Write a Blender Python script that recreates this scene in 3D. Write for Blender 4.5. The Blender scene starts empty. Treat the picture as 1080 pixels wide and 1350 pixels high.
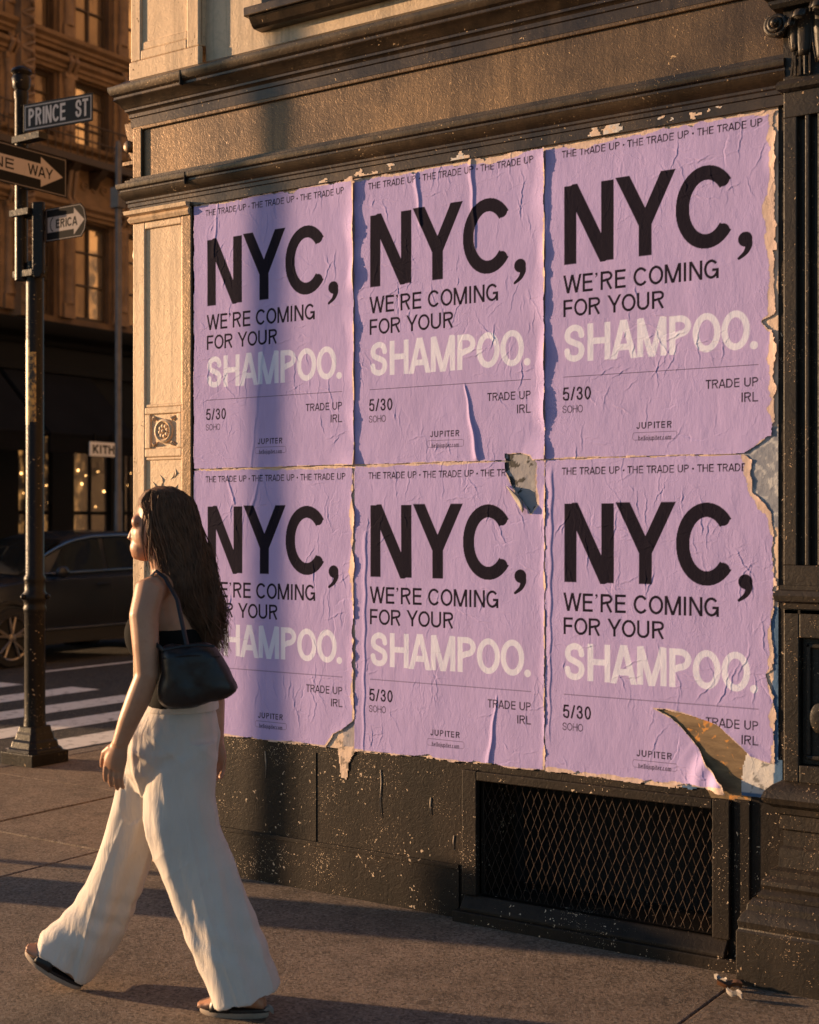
import bpy, math, random
import numpy as np
from mathutils import Vector
R = math.radians
random.seed(7); rng = np.random.default_rng(7)
scn = bpy.context.scene; col = scn.collection
# ------------------------------------------------------------------ camera
TH = R(34.126); CT, ST = math.cos(TH), math.sin(TH)
CAM = (4.453, -4.810, 1.60); F = 1850.0
cd = bpy.data.cameras.new('camera'); cam = bpy.data.objects.new('camera', cd); col.objects.link(cam)
cam.location = CAM; cam.rotation_euler = (R(90), 0, TH)
cd.sensor_fit = 'VERTICAL'; cd.sensor_height = 36.0; cd.lens = F / 1350 * 36
cd.shift_y = 13 / 1350; cd.clip_end = 2000; cd.clip_start = .05
cd.dof.use_dof = True; cd.dof.focus_distance = 5.7; cd.dof.aperture_fstop = 3.5
scn.camera = cam
# ------------------------------------------------------------------ light
AZ, EL = R(17.0), R(8.0)
w = bpy.data.worlds.new("World"); scn.world = w; w.use_nodes = True
nt = w.node_tree; bg = nt.nodes['Background']; sky = nt.nodes.new('ShaderNodeTexSky')
sky.sky_type = 'NISHITA'; sky.sun_disc = False; sky.sun_elevation = EL
sky.sun_rotation = math.atan2(-math.cos(AZ), -math.sin(AZ)) % (2 * math.pi)
sky.air_density = 1.0; sky.dust_density = .6; sky.ozone_density = 2.6
nt.links.new(sky.outputs[0], bg.inputs[0]); bg.inputs[1].default_value = 0.10
sd = bpy.data.lights.new('sun', 'SUN'); sun = bpy.data.objects.new('sun', sd); col.objects.link(sun)
sd.energy = 5.0; sd.angle = R(0.9); sd.color = (1.0, 0.63, 0.34)
sun.rotation_euler = Vector((math.cos(AZ)*math.cos(EL), math.sin(AZ)*math.cos(EL), -math.sin(EL))).to_track_quat('-Z', 'Y').to_euler()
sun.location = (-8, -3, 6)
scn.view_settings.view_transform = 'Standard'; scn.view_settings.look = 'None'
scn.view_settings.exposure = 0.85; scn.view_settings.gamma = 1.0

# ------------------------------------------------------------------ pixel helpers: a photo pixel to a point on a real plane
def ray(px, py):
    a = (px-540)/F; b = (688-py)/F
    return (a*CT-ST, a*ST+CT, b)
def on_y(px, py, y=0.0):
    r = ray(px, py); t = (y-CAM[1])/r[1]; return (CAM[0]+t*r[0], CAM[2]+t*r[2])
def on_x(px, py, x):
    r = ray(px, py); t = (x-CAM[0])/r[0]; return (CAM[1]+t*r[1], CAM[2]+t*r[2])
def J(px, py, d, Z0=4.69):
    Z = Z0+d; r = ray(px, py); return np.array([CAM[0]+Z*r[0], CAM[1]+Z*r[1], CAM[2]+Z*r[2]])

# ------------------------------------------------------------------ materials
class NB:
    def __init__(s, name):
        s.m = bpy.data.materials.new(name); s.m.use_nodes = True
        s.t = s.m.node_tree; s.b = s.t.nodes['Principled BSDF']; s.o = s.t.nodes['Material Output']
    def n(s, typ, **kw):
        x = s.t.nodes.new('ShaderNode'+typ)
        for k, v in kw.items():
            if k.startswith('i_'):
                key = k[2:]; key = int(key) if key.isdigit() else key.replace('_', ' ')
                s.put(x.inputs[key], v)
            else: setattr(x, k, v)
        return x
    def put(s, sock, v):
        if isinstance(v, bpy.types.NodeSocket): s.t.links.new(v, sock)
        else: sock.default_value = v
    def pos(s, sc=(1,1,1)):
        g = s.n('NewGeometry'); m = s.n('Mapping'); s.put(m.inputs['Vector'], g.outputs['Position']); m.inputs['Scale'].default_value = sc
        return m.outputs[0]
    def objc(s, sc=(1,1,1)):
        g = s.n('TexCoord'); m = s.n('Mapping'); s.put(m.inputs['Vector'], g.outputs['Object']); m.inputs['Scale'].default_value = sc
        return m.outputs[0]
    def noise(s, v, sc, det=3, rough=.55, dist=0):
        x = s.n('TexNoise'); s.put(x.inputs['Vector'], v); x.inputs['Scale'].default_value = sc
        x.inputs['Detail'].default_value = det; x.inputs['Roughness'].default_value = rough; x.inputs['Distortion'].default_value = dist
        return x.outputs['Fac']
    def vor(s, v, sc, feat='F1', out='Distance'):
        x = s.n('TexVoronoi', feature=feat); s.put(x.inputs['Vector'], v); x.inputs['Scale'].default_value = sc
        return x.outputs[out]
    def ramp(s, f, a, b, c0=(0,0,0,1), c1=(1,1,1,1)):
        x = s.n('ValToRGB'); s.put(x.inputs[0], f); e = x.color_ramp.elements
        e[0].position = a; e[1].position = b; e[0].color = c0; e[1].color = c1
        return x.outputs[0]
    def mix(s, f, a, b):
        x = s.n('Mix', data_type='RGBA'); s.put(x.inputs[0], f); s.put(x.inputs[6], a); s.put(x.inputs[7], b); return x.outputs[2]
    def math(s, op, a, b=0.0):
        x = s.n('Math', operation=op); s.put(x.inputs[0], a); s.put(x.inputs[1], b); return x.outputs[0]
    def bump(s, h, st, dist, nrm=None):
        x = s.n('Bump'); s.put(x.inputs['Height'], h); x.inputs['Strength'].default_value = st; x.inputs['Distance'].default_value = dist
        if nrm is not None: s.put(x.inputs['Normal'], nrm)
        return x.outputs[0]
    def fin(s, colr, rough, metal=0.0, spec=.5, nrm=None):
        s.put(s.b.inputs['Base Color'], colr); s.put(s.b.inputs['Roughness'], rough); s.put(s.b.inputs['Metallic'], metal)
        s.put(s.b.inputs['Specular IOR Level'], spec)
        if nrm is not None: s.put(s.b.inputs['Normal'], nrm)
        return s.m
def c4(c): return (c[0], c[1], c[2], 1.0)

def painted(name, base, dark, chipc, rough=.42, spec=.6, chips=.5, metal=0.0, bumpd=.003, chip_scale=38, worm=26):
    """weathered thick paint on cast iron or stone: crinkled skin, specks and scrapes where it has flaked"""
    b = NB(name); p = b.pos()
    big = b.noise(p, 2.2, 5, .6); fine = b.noise(p, 34, 4, .6, .6)
    c = b.mix(b.ramp(big, .35, .65), c4(dark), c4(base))
    c = b.mix(b.math('MULTIPLY', b.ramp(fine, .45, .7), .35), c, c4([x*.55 for x in base]))
    wob = b.n('VectorMath', operation='ADD'); nz = b.n('TexNoise'); b.put(nz.inputs['Vector'], p); nz.inputs['Scale'].default_value = 22; nz.inputs['Detail'].default_value = 3
    sc = b.n('VectorMath', operation='SCALE'); b.put(sc.inputs[0], nz.outputs['Color']); sc.inputs['Scale'].default_value = .09
    b.put(wob.inputs[0], p); b.put(wob.inputs[1], sc.outputs[0])
    stk = b.ramp(b.noise(b.pos((9, 9, .55)), 1.6, 5, .65), .48, .66); c = b.mix(b.math('MULTIPLY', stk, .6), c, c4([x*.45 for x in dark]))
    v1 = b.vor(wob.outputs[0], chip_scale); v2 = b.noise(p, 7, 3)
    spot = b.math('LESS_THAN', v1, b.math('MULTIPLY', b.ramp(v2, .42, .75), .30*chips))
    v3 = b.vor(wob.outputs[0], chip_scale*2.6); spot2 = b.math('LESS_THAN', v3, b.math('MULTIPLY', b.ramp(b.noise(p, 4.3, 2), .4, .7), .24*chips))
    st = b.n('Mapping'); b.put(st.inputs['Vector'], wob.outputs[0]); st.inputs['Scale'].default_value = (1, 1, .22); st.inputs['Rotation'].default_value = (0, .7, 0)
    v4 = b.vor(st.outputs[0], chip_scale*1.5); spot3 = b.math('LESS_THAN', v4, b.math('MULTIPLY', b.ramp(b.noise(p, 3.1, 2), .45, .75), .17*chips))
    chip = b.math('MAXIMUM', b.math('MAXIMUM', spot, spot2), spot3)
    c = b.mix(chip, c, c4(chipc))
    wn = b.noise(p, worm, 3, .5, 2.2); h = b.math('ADD', wn, b.math('MULTIPLY', fine, .5)); h = b.math('SUBTRACT', h, b.math('MULTIPLY', chip, .35))
    n = b.bump(h, .55, bumpd)
    rr = b.math('ADD', b.math('MULTIPLY', big, .25), rough-.1); rr = b.math('ADD', rr, b.math('MULTIPLY', chip, .3))
    return b.fin(c, rr, metal, spec, n)
M = {}
M['iron'] = painted('painted_iron', (.034,.024,.017), (.018,.014,.011), (.42,.33,.23), rough=.42, spec=.5, chips=.6)
M['cornice'] = painted('painted_cornice', (.105,.066,.036), (.038,.025,.015), (.46,.33,.2), rough=.30, spec=.7, chips=.55, metal=.45, bumpd=.0016)
M['frieze'] = painted('painted_frieze', (.19,.115,.058), (.10,.060,.033), (.50,.36,.22), rough=.40, spec=.7, chips=.6, metal=.6, bumpd=.0024, worm=46)
M['cream'] = painted('cream_pilaster_paint', (.78,.56,.35), (.66,.46,.28), (.16,.10,.06), rough=.5, spec=.4, chips=.75, bumpd=.0025, worm=30)
M['base'] = painted('painted_base', (.030,.021,.015), (.014,.011,.009), (.62,.48,.34), rough=.58, spec=.2, chips=1.0, worm=34)
M['pier'] = painted('painted_pier', (.038,.027,.018), (.018,.014,.010), (.46,.32,.20), rough=.48, spec=.35, chips=.8, bumpd=.003)
M['stone'] = painted('side_stone', (.42,.31,.20), (.34,.25,.165), (.3,.2,.12), rough=.7, spec=.3, chips=.3)
M['upstone'] = painted('upper_wall_paint', (.66,.49,.32), (.55,.41,.27), (.16,.11,.07), rough=.5, spec=.5, chips=.3)
def simple(name, c, rough=.5, metal=0., spec=.5, var=.25, scale=12, bumpd=0.0, obj=False):
    b = NB(name); p = b.pos(); n1 = b.noise(p, scale, 4, .6)
    cc = b.mix(b.ramp(n1, .3, .7), c4([x*(1-var) for x in c]), c4([min(1, x*(1+var*.6)) for x in c]))
    n = b.bump(b.noise(p, scale*4, 3), .6, bumpd) if bumpd else None
    return b.fin(cc, b.math('ADD', b.math('MULTIPLY', n1, .2), rough-.1), metal, spec, n)
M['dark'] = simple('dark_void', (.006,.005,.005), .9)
M['mesh'] = simple('rusty_mesh', (.045,.022,.012), .7, .1, var=.5, scale=30)
M['bstone'] = simple('brown_facade', (.15,.095,.058), .7, var=.35, scale=3, bumpd=.004)
M['bstone2'] = simple('brown_facade_trim', (.25,.162,.095), .65, var=.35, scale=4, bumpd=.004)
M['black'] = simple('black_shopfront', (.006,.006,.006), .6, 0, .15, var=.3)
M['awning'] = simple('awning_cloth', (.009,.010,.013), .9, 0, .1, var=.3, scale=2)
M['winframe'] = simple('window_frame_paint', (.06,.042,.03), .5)
M['polegrey'] = simple('grey_pole', (.14,.13,.125), .5, .3, var=.3, scale=8)
M['polepaint'] = painted('black_pole_paint', (.014,.012,.011), (.008,.007,.007), (.5,.36,.2), rough=.38, spec=.18, chips=.7, chip_scale=30)
M['car'] = simple('car_paint', (.040,.046,.058), .24, .6, spec=.3, var=.1, scale=2)
M['car'].node_tree.nodes['Principled BSDF'].inputs['Coat Weight'].default_value = .0
M['clad'] = simple('black_plastic', (.012,.012,.012), .6)
M['tyre'] = simple('tyre_rubber', (.014,.014,.014), .8)
M['rim'] = simple('alloy_rim', (.32,.29,.27), .35, .9)
M['chrome'] = simple('chrome_trim', (.62,.62,.64), .18, 1.0, var=.05)
M['carglass'] = simple('car_glass', (.012,.013,.013), .06, 0, spec=.9, var=.05)
M['lampglass'] = simple('headlight_glass', (.5,.5,.5), .15, .5)
M['galv'] = simple('galvanised_steel', (.30,.28,.26), .4, .8, var=.3)
M['leaf'] = simple('dry_leaf', (.14,.055,.02), .7, var=.5, scale=40)
M['scrapw'] = simple('white_paper', (.34,.31,.29), .7, var=.25, scale=20, bumpd=.001)
M['dripc'] = simple('paste_drip', (.42,.34,.26), .7, var=.4, scale=40)
M['van'] = simple('white_van_paint', (.55,.55,.55), .4)
M['bin'] = simple('green_bin_paint', (.03,.06,.04), .5)
# glass; panes get a warm metallic colour to boost the mirrored sunlit street
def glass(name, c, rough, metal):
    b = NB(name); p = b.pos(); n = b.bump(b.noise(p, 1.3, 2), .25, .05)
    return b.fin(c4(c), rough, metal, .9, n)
M['pane'] = glass('warm_mirror_pane', (.80,.66,.48), .07, .85)
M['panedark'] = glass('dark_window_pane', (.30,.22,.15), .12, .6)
M['shopglass'] = glass('shop_glass', (.02,.018,.016), .05, 0.0)
def emis(name, c, s):
    b = NB(name); b.put(b.b.inputs['Base Color'], c4((.02,.02,.02))); b.put(b.b.inputs['Emission Color'], c4(c)); b.b.inputs['Emission Strength'].default_value = s
    return b.m
M['bulb'] = emis('warm_bulb', (1, .50, .16), 4)
def litroom():
    b = NB('lit_shop_interior'); p = b.pos((1, 1, 1))
    n1 = b.noise(b.pos((1, 3.2, 1.6)), 2.6, 5, .65); c = b.mix(b.ramp(n1, .50, .72), c4((.012,.006,.003)), c4((.9,.42,.12)))
    b.put(b.b.inputs['Base Color'], c4((.05,.03,.02))); b.put(b.b.inputs['Emission Color'], c); b.b.inputs['Emission Strength'].default_value = .5
    return b.m
M['litroom'] = litroom()

# asphalt, sidewalk, paint
def ground(name, c1, c2, rough, grain, seam=None, speck=(.3,.25,.2)):
    b = NB(name); p = b.pos()
    big = b.noise(p, .9, 6, .65); mid = b.noise(p, 7, 5, .6); gr = b.noise(p, grain, 4, .8)
    c = b.mix(b.ramp(big, .3, .7), c4(c1), c4(c2))
    c = b.mix(b.math('MULTIPLY', b.ramp(mid, .46, .66), .55), c, c4([x*.55 for x in c1])); c = b.mix(b.math('MULTIPLY', b.ramp(b.noise(p, 2.3, 6, .7, .8), .50, .64), .6), c, c4([x*.48 for x in c1]))
    g2 = b.vor(p, grain*.9); c = b.mix(b.math('MULTIPLY', b.math('LESS_THAN', g2, .16), .5), c, c4(speck))
    c = b.mix(b.math('MULTIPLY', b.ramp(gr, .50, .66), .7), c, c4([x*.35 for x in c1])); c = b.mix(b.math('MULTIPLY', b.ramp(b.noise(p, grain*.45, 2), .62, .70), .5), c, c4(speck))
    vc = b.n('TexVoronoi'); b.put(vc.inputs['Vector'], p); vc.inputs['Scale'].default_value = grain*1.3; sx_ = b.n('SeparateColor'); b.put(sx_.inputs[0], vc.outputs['Color'])
    c = b.mix(b.math('MULTIPLY', b.ramp(sx_.outputs[0], .45, .95), .75), c, c4([x*.30 for x in c1])); c = b.mix(b.math('MULTIPLY', b.ramp(sx_.outputs[1], .80, .97), .55), c, c4(speck))
    gm = b.n('TexVoronoi'); b.put(gm.inputs['Vector'], p); gm.inputs['Scale'].default_value = 2.3; c = b.mix(b.math('MULTIPLY', b.math('LESS_THAN', b.math('ADD', gm.outputs['Distance'], b.math('MULTIPLY', mid, .06)), .085), .65), c, c4([x*.35 for x in c1]))
    cr = b.n('TexVoronoi', feature='DISTANCE_TO_EDGE'); wv = b.n('VectorMath', operation='ADD'); nz = b.n('TexNoise'); b.put(nz.inputs['Vector'], p); nz.inputs['Scale'].default_value = 3; nz.inputs['Detail'].default_value = 6
    b.put(wv.inputs[0], p); b.put(wv.inputs[1], nz.outputs['Color']); b.put(cr.inputs['Vector'], wv.outputs[0]); cr.inputs['Scale'].default_value = .8
    crack = b.math('MULTIPLY', b.math('LESS_THAN', cr.outputs['Distance'], .004), b.ramp(b.noise(p, .55, 2), .70, .76))
    c = b.mix(b.math('MULTIPLY', crack, .8), c, c4((.02,.016,.013)))
    h = b.math('ADD', b.math('MULTIPLY', gr, 1.0), b.math('MULTIPLY', mid, .8)); h = b.math('SUBTRACT', h, b.math('MULTIPLY', crack, 1.5))
    return b.fin(c, rough, 0, .35, b.bump(h, 1.0, .010))
M['walk'] = ground('sidewalk_concrete', (.20,.145,.105), (.27,.20,.15), .8, 80)
M['slab'] = ground('sidewalk_slab', (.24,.18,.135), (.30,.23,.17), .8, 95)
M['kerb'] = ground('kerb_stone', (.20,.165,.135), (.27,.22,.18), .7, 60)
M['road'] = ground('asphalt', (.040,.038,.038), (.055,.050,.048), .75, 80)
def roadpaint():
    b = NB('road_marking_paint'); p = b.pos(); n1 = b.noise(p, 9, 6, .7)
    c = b.mix(b.ramp(n1, .34, .46), c4((.20,.19,.18)), c4((.70,.68,.66)))
    return b.fin(c, .7, 0, .4, b.bump(b.noise(p, 60, 3), .5, .003))
M['mark'] = roadpaint()
# printed sheets: vertex attribute "print" R dark ink, G pale ink, B bared paper core, A second ground colour
def printed(name, paper, ink, pale, core, other=(.1,.1,.1), rough=.62, spec=.3, paper_bump=True):
    b = NB(name); a = b.n('Attribute', attribute_name='print'); sp = b.n('SeparateColor'); b.put(sp.inputs[0], a.outputs['Color'])
    p = b.pos(); big = b.noise(p, 3.0, 5, .6); fine = b.noise(b.pos((1.6, 1, .5)), 30, 5, .65)
    c = b.mix(b.ramp(big, .3, .7), c4([x*.90 for x in paper]), c4(paper)) if paper_bump else c4(paper)
    if paper_bump: c = b.mix(b.math('MULTIPLY', b.ramp(b.noise(b.pos((5, 1, .8)), 2.2, 6, .7), .48, .72), .22), c, c4([x*.62 for x in paper]))
    c = b.mix(a.outputs['Alpha'], c, c4(other))
    wear = b.math('SUBTRACT', 1.0, b.math('MULTIPLY', b.ramp(fine, .56, .75), .30))
    c = b.mix(b.math('MULTIPLY', sp.outputs['Green'], wear), c, c4(pale))
    c = b.mix(sp.outputs['Red'], c, c4(ink))
    c = b.mix(sp.outputs['Blue'], c, b.mix(b.ramp(fine, .4, .6), c4([x*.8 for x in core]), c4(core)))
    if paper_bump:
        vc = b.n('TexVoronoi', feature='DISTANCE_TO_EDGE'); wv = b.n('VectorMath', operation='ADD'); nz = b.n('TexNoise'); b.put(nz.inputs['Vector'], p); nz.inputs['Scale'].default_value = 11; nz.inputs['Detail'].default_value = 4
        sc = b.n('VectorMath', operation='SCALE'); b.put(sc.inputs[0], nz.outputs['Color']); sc.inputs['Scale'].default_value = .25
        b.put(wv.inputs[0], p); b.put(wv.inputs[1], sc.outputs[0]); b.put(vc.inputs['Vector'], wv.outputs[0]); vc.inputs['Scale'].default_value = 13
        ridge = b.math('MULTIPLY', b.ramp(vc.outputs['Distance'], 0.0, .05, (1,1,1,1), (0,0,0,1)), b.ramp(b.noise(p, 4.5, 3), .42, .62))
        h = b.math('ADD', b.math('MULTIPLY', ridge, .35), b.noise(b.pos((2, 1, .8)), 42, 5, .65))
        n = b.bump(h, .45, .0022)
    else: n = None
    return b.fin(c, rough, 0, spec, n)
M['poster'] = printed('lavender_poster_print', (.485,.395,.71), (.004,.004,.005), (.70,.72,.90), (.72,.55,.47), rough=.8, spec=.02)
M['oldpaper'] = printed('old_torn_paper', (.74,.56,.43), (.03,.03,.03), (.60,.60,.60), (.08,.17,.32), (.20,.235,.30))
M['sign_bw'] = printed('sign_print_black', (.012,.012,.013), (.012,.012,.013), (.34,.30,.29), (.5,.5,.5), rough=.7, spec=.04, paper_bump=False)
M['sign_green'] = printed('sign_print_slate', (.030,.034,.036), (.02,.02,.02), (.60,.60,.60), (.4,.4,.4), rough=.6, spec=.2, paper_bump=False)
M['sign_board'] = printed('sign_print_white', (.90,.90,.90), (.02,.02,.02), (.7,.7,.7), (.4,.4,.4), rough=.4, spec=.5, paper_bump=False)
# people
def skin():
    b = NB('skin'); p = b.pos(); n1 = b.noise(p, 9, 4)
    c = b.mix(b.ramp(n1, .3, .7), c4((.38,.19,.11)), c4((.50,.27,.165))); c = b.mix(b.math('MULTIPLY', b.ramp(b.noise(p, 55, 4, .7), .5, .7), .35), c, c4((.36,.15,.09)))
    b.b.inputs['Subsurface Weight'].default_value = .12; b.b.inputs['Subsurface Radius'].default_value = (.012,.005,.003)
    return b.fin(c, .45, 0, .45, b.bump(b.noise(p, 260, 2), .15, .001))
M['skin'] = skin()
def cloth(name, c, sc=420, rough=.85, var=.12, crease=False):
    b = NB(name); p = b.pos(); n1 = b.noise(p, 6, 4); cc = b.mix(b.ramp(n1, .3, .7), c4([x*(1-var) for x in c]), c4(c))
    b.b.inputs['Sheen Weight'].default_value = .15
    wr = b.noise(b.pos((1, 1, .22)), 34, 4, .6, .8); n0 = b.bump(wr, .55, .010) if crease else None
    wv = b.n('TexWave'); b.put(wv.inputs['Vector'], p); wv.inputs['Scale'].default_value = 180; wv.bands_direction = 'Z'
    return b.fin(cc, rough, 0, .25, b.bump(b.math('ADD', b.noise(p, sc, 2), b.math('MULTIPLY', wv.outputs['Fac'], .5)), .3, .0012, n0))
M['linen'] = cloth('linen_trousers', (.64,.58,.52), crease=True)
M['blackcloth'] = cloth('black_knit', (.008,.008,.008)); M['blackcloth'].node_tree.nodes['Principled BSDF'].inputs['Sheen Weight'].default_value = 0; M['blackcloth'].node_tree.nodes['Principled BSDF'].inputs['Specular IOR Level'].default_value = .1
M['leather'] = simple('black_leather', (.011,.011,.013), .42, 0, .45, .2, 14, .0015)
M['hair'] = simple('dark_brown_hair', (.13,.065,.036), .6, 0, .2, .4, 30)
M['sole'] = simple('pale_sole', (.30,.24,.19), .7)
M['eye'] = simple('eye', (.6,.6,.58), .2)

# ------------------------------------------------------------------ mesh helpers
def wloc(o):
    v = Vector((0,0,0))
    while o is not None: v = v + o.location; o = o.parent
    return v
class MB:
    def __init__(s): s.v = []; s.f = []
    def add(s, vs, fs):
        k = len(s.v); s.v += [tuple(map(float, q)) for q in vs]; s.f += [tuple(i+k for i in f) for f in fs]; return s
    def box(s, x0, x1, y0, y1, z0, z1):
        return s.add([(x0,y0,z0),(x1,y0,z0),(x1,y1,z0),(x0,y1,z0),(x0,y0,z1),(x1,y0,z1),(x1,y1,z1),(x0,y1,z1)],
                     [(0,3,2,1),(4,5,6,7),(0,1,5,4),(1,2,6,5),(2,3,7,6),(3,0,4,7)])
    def loft(s, rings, cap=True, closed=True):
        n = len(rings[0]); vs = [p for r in rings for p in r]; fs = []
        m = n if closed else n-1
        for i in range(len(rings)-1):
            for j in range(m):
                a = i*n+j; b = i*n+(j+1) % n; fs.append((a, b, b+n, a+n))
        if cap: fs.append(tuple(range(n-1, -1, -1))); fs.append(tuple((len(rings)-1)*n+j for j in range(n)))
        return s.add(vs, fs)
    def tube(s, pts, rad, n=10, cap=True, flat=1.0, up=None):
        pts = [np.array(p, float) for p in pts]; rad = [rad]*len(pts) if np.isscalar(rad) else rad
        rings = []; ref = None
        for i, p in enumerate(pts):
            d = pts[min(i+1, len(pts)-1)]-pts[max(i-1, 0)]; d = d/(np.linalg.norm(d)+1e-9)
            if ref is None:
                ref = np.array(up if up is not None else ((0,0,1) if abs(d[2]) < .9 else (1,0,0)), float)
            a = ref-d*ref.dot(d); a /= np.linalg.norm(a)+1e-9; b = np.cross(d, a); ref = a
            rings.append([p+rad[i]*(math.cos(t)*a*flat+math.sin(t)*b) for t in np.linspace(0, 2*math.pi, n, endpoint=False)])
        return s.loft(rings, cap)
    def lathe(s, prof, cx, cy, n=20, cap=True):
        return s.loft([[(cx+r*math.cos(t), cy+r*math.sin(t), z) for t in np.linspace(0, 2*math.pi, n, endpoint=False)] for r, z in prof], cap)
    def sphere(s, c, r, n=14, m=9):
        r = (r, r, r) if np.isscalar(r) else r
        rings = []
        for i in range(m):
            a = -math.pi/2+math.pi*(i+.02)/(m-1+.04); rings.append([(c[0]+r[0]*math.cos(a)*math.cos(t), c[1]+r[1]*math.cos(a)*math.sin(t), c[2]+r[2]*math.sin(a)) for t in np.linspace(0, 2*math.pi, n, endpoint=False)])
        return s.loft(rings)
    def moulding(s, path, prof, cap=True):
        """profile (out, z) run along a 2-D path with mitred corners; out is to the left of travel"""
        P = [np.array(p, float) for p in path]; rings = []
        for i, p in enumerate(P):
            ns = []
            for a, b in ((i-1, i), (i, i+1)):
                if a >= 0 and b < len(P):
                    d = P[b]-P[a]; d /= np.linalg.norm(d); ns.append(np.array([-d[1], d[0]]))
            m = sum(ns); m = m/np.linalg.norm(m); k = 1.0/max(.3, m.dot(ns[0]))
            rings.append([(p[0]+m[0]*k*o, p[1]+m[1]*k*o, z) for o, z in prof])
        return s.loft(rings, cap)
    def prism(s, outline, axis, a, b):
        """outline of 2-D points extruded along an axis ('x','y','z')"""
        def P(u, v, t): return {'x': (t,u,v), 'y': (u,t,v), 'z': (u,v,t)}[axis]
        return s.loft([[P(u, v, a) for u, v in outline], [P(u, v, b) for u, v in outline]])
    def build(s, name, mat, parent=None, smooth=0, bevel=0, at=None):
        off = np.array(wloc(parent)) if parent is not None else np.array(at if at is not None else (0,0,0), float)
        me = bpy.data.meshes.new(name); vv = np.array(s.v)-off
        me.from_pydata([tuple(q) for q in vv], [], s.f); me.materials.append(mat)
        bm_fix(me)
        if smooth:
            me.polygons.foreach_set('use_smooth', [True]*len(me.polygons)); me.set_sharp_from_angle(angle=R(smooth))
        o = bpy.data.objects.new(name, me); col.objects.link(o)
        if parent is not None: o.parent = parent
        else: o.location = off
        if bevel:
            m = o.modifiers.new('bevel', 'BEVEL'); m.width = bevel; m.segments = 2; m.limit_method = 'ANGLE'; m.angle_limit = R(40)
        return o
import bmesh
def bm_fix(me):
    bm = bmesh.new(); bm.from_mesh(me); bmesh.ops.recalc_face_normals(bm, faces=bm.faces); bm.to_mesh(me); bm.free()
def thing(name, label, cat, loc, group=None):
    o = bpy.data.objects.new(name, None); col.objects.link(o); o.location = loc; o.empty_display_size = .2
    o['label'] = label; o['category'] = cat
    if group: o['group'] = group
    return o
def tag(o, label, cat, group=None):
    o['label'] = label; o['category'] = cat
    if group: o['group'] = group
    return o
def struct(o): o['kind'] = 'structure'; return o
def grid_mesh(name, P, mask=None, mat=None, prints=None, parent=None, at=None, smooth=True):
    """P (ny,nx,3) points; mask (ny-1,nx-1) faces kept; prints (ny,nx,4)"""
    ny, nx = P.shape[:2]; idx = np.arange(nx*ny).reshape(ny, nx)
    q = np.stack([idx[:-1,:-1], idx[:-1,1:], idx[1:,1:], idx[1:,:-1]], -1).reshape(-1, 4)
    if mask is not None: q = q[mask.reshape(-1)]
    used = np.zeros(nx*ny, bool); used[q.reshape(-1)] = True; remap = np.cumsum(used)-1
    off = np.array(wloc(parent)) if parent is not None else np.array(at if at is not None else (0,0,0), float)
    V = P.reshape(-1, 3)[used]-off; q = remap[q].astype(np.int32)
    me = bpy.data.meshes.new(name); me.vertices.add(len(V)); me.vertices.foreach_set('co', V.astype(np.float32).reshape(-1))
    me.loops.add(q.size); me.loops.foreach_set('vertex_index', q.reshape(-1)); me.polygons.add(len(q))
    me.polygons.foreach_set('loop_start', np.arange(0, q.size, 4, dtype=np.int32))
    me.update(calc_edges=True); me.validate()
    if smooth: me.polygons.foreach_set('use_smooth', np.ones(len(q), bool))
    if prints is not None:
        a = me.attributes.new('print', 'FLOAT_COLOR', 'POINT'); a.data.foreach_set('color', prints.reshape(-1, 4)[used].astype(np.float32).reshape(-1))
    me.materials.append(mat); o = bpy.data.objects.new(name, me); col.objects.link(o)
    if parent is not None: o.parent = parent
    else: o.location = off
    return o

# ------------------------------------------------------------------ numpy noise
def vnoise(shape_pts, x, y, freq, r):
    n = 64; g = r.random((n, n)); u = x*freq; v = y*freq
    i = np.floor(u).astype(int); j = np.floor(v).astype(int); fu = u-i; fv = v-j
    fu = fu*fu*(3-2*fu); fv = fv*fv*(3-2*fv)
    a = g[j % n, i % n]; b = g[j % n, (i+1) % n]; c = g[(j+1) % n, i % n]; d = g[(j+1) % n, (i+1) % n]
    return (a*(1-fu)+b*fu)*(1-fv)+(c*(1-fu)+d*fu)*fv-.5
def fbm(x, y, f, r, octv=4, gain=.5):
    o = 0; a = 1.0
    for k in range(octv): o = o+a*vnoise(None, x+3.7*k, y+1.9*k, f*2**k, r); a *= gain
    return o
def sdf_poly(x, y, poly):
    d = np.full(x.shape, 1e9); ins = np.zeros(x.shape, bool); n = len(poly)
    for i in range(n):
        ax, ay = poly[i]; bx, by = poly[(i+1) % n]; ex, ey = bx-ax, by-ay
        t = np.clip(((x-ax)*ex+(y-ay)*ey)/(ex*ex+ey*ey+1e-12), 0, 1)
        d = np.minimum(d, np.hypot(x-ax-t*ex, y-ay-t*ey))
        cnd = ((ay > y) != (by > y)) & (x < (bx-ax)*(y-ay)/(by-ay+1e-12)+ax); ins ^= cnd
    return np.where(ins, -d, d)
def sstep(a, b, x):
    t = np.clip((x-a)/(b-a), 0, 1); return t*t*(3-2*t)

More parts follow.
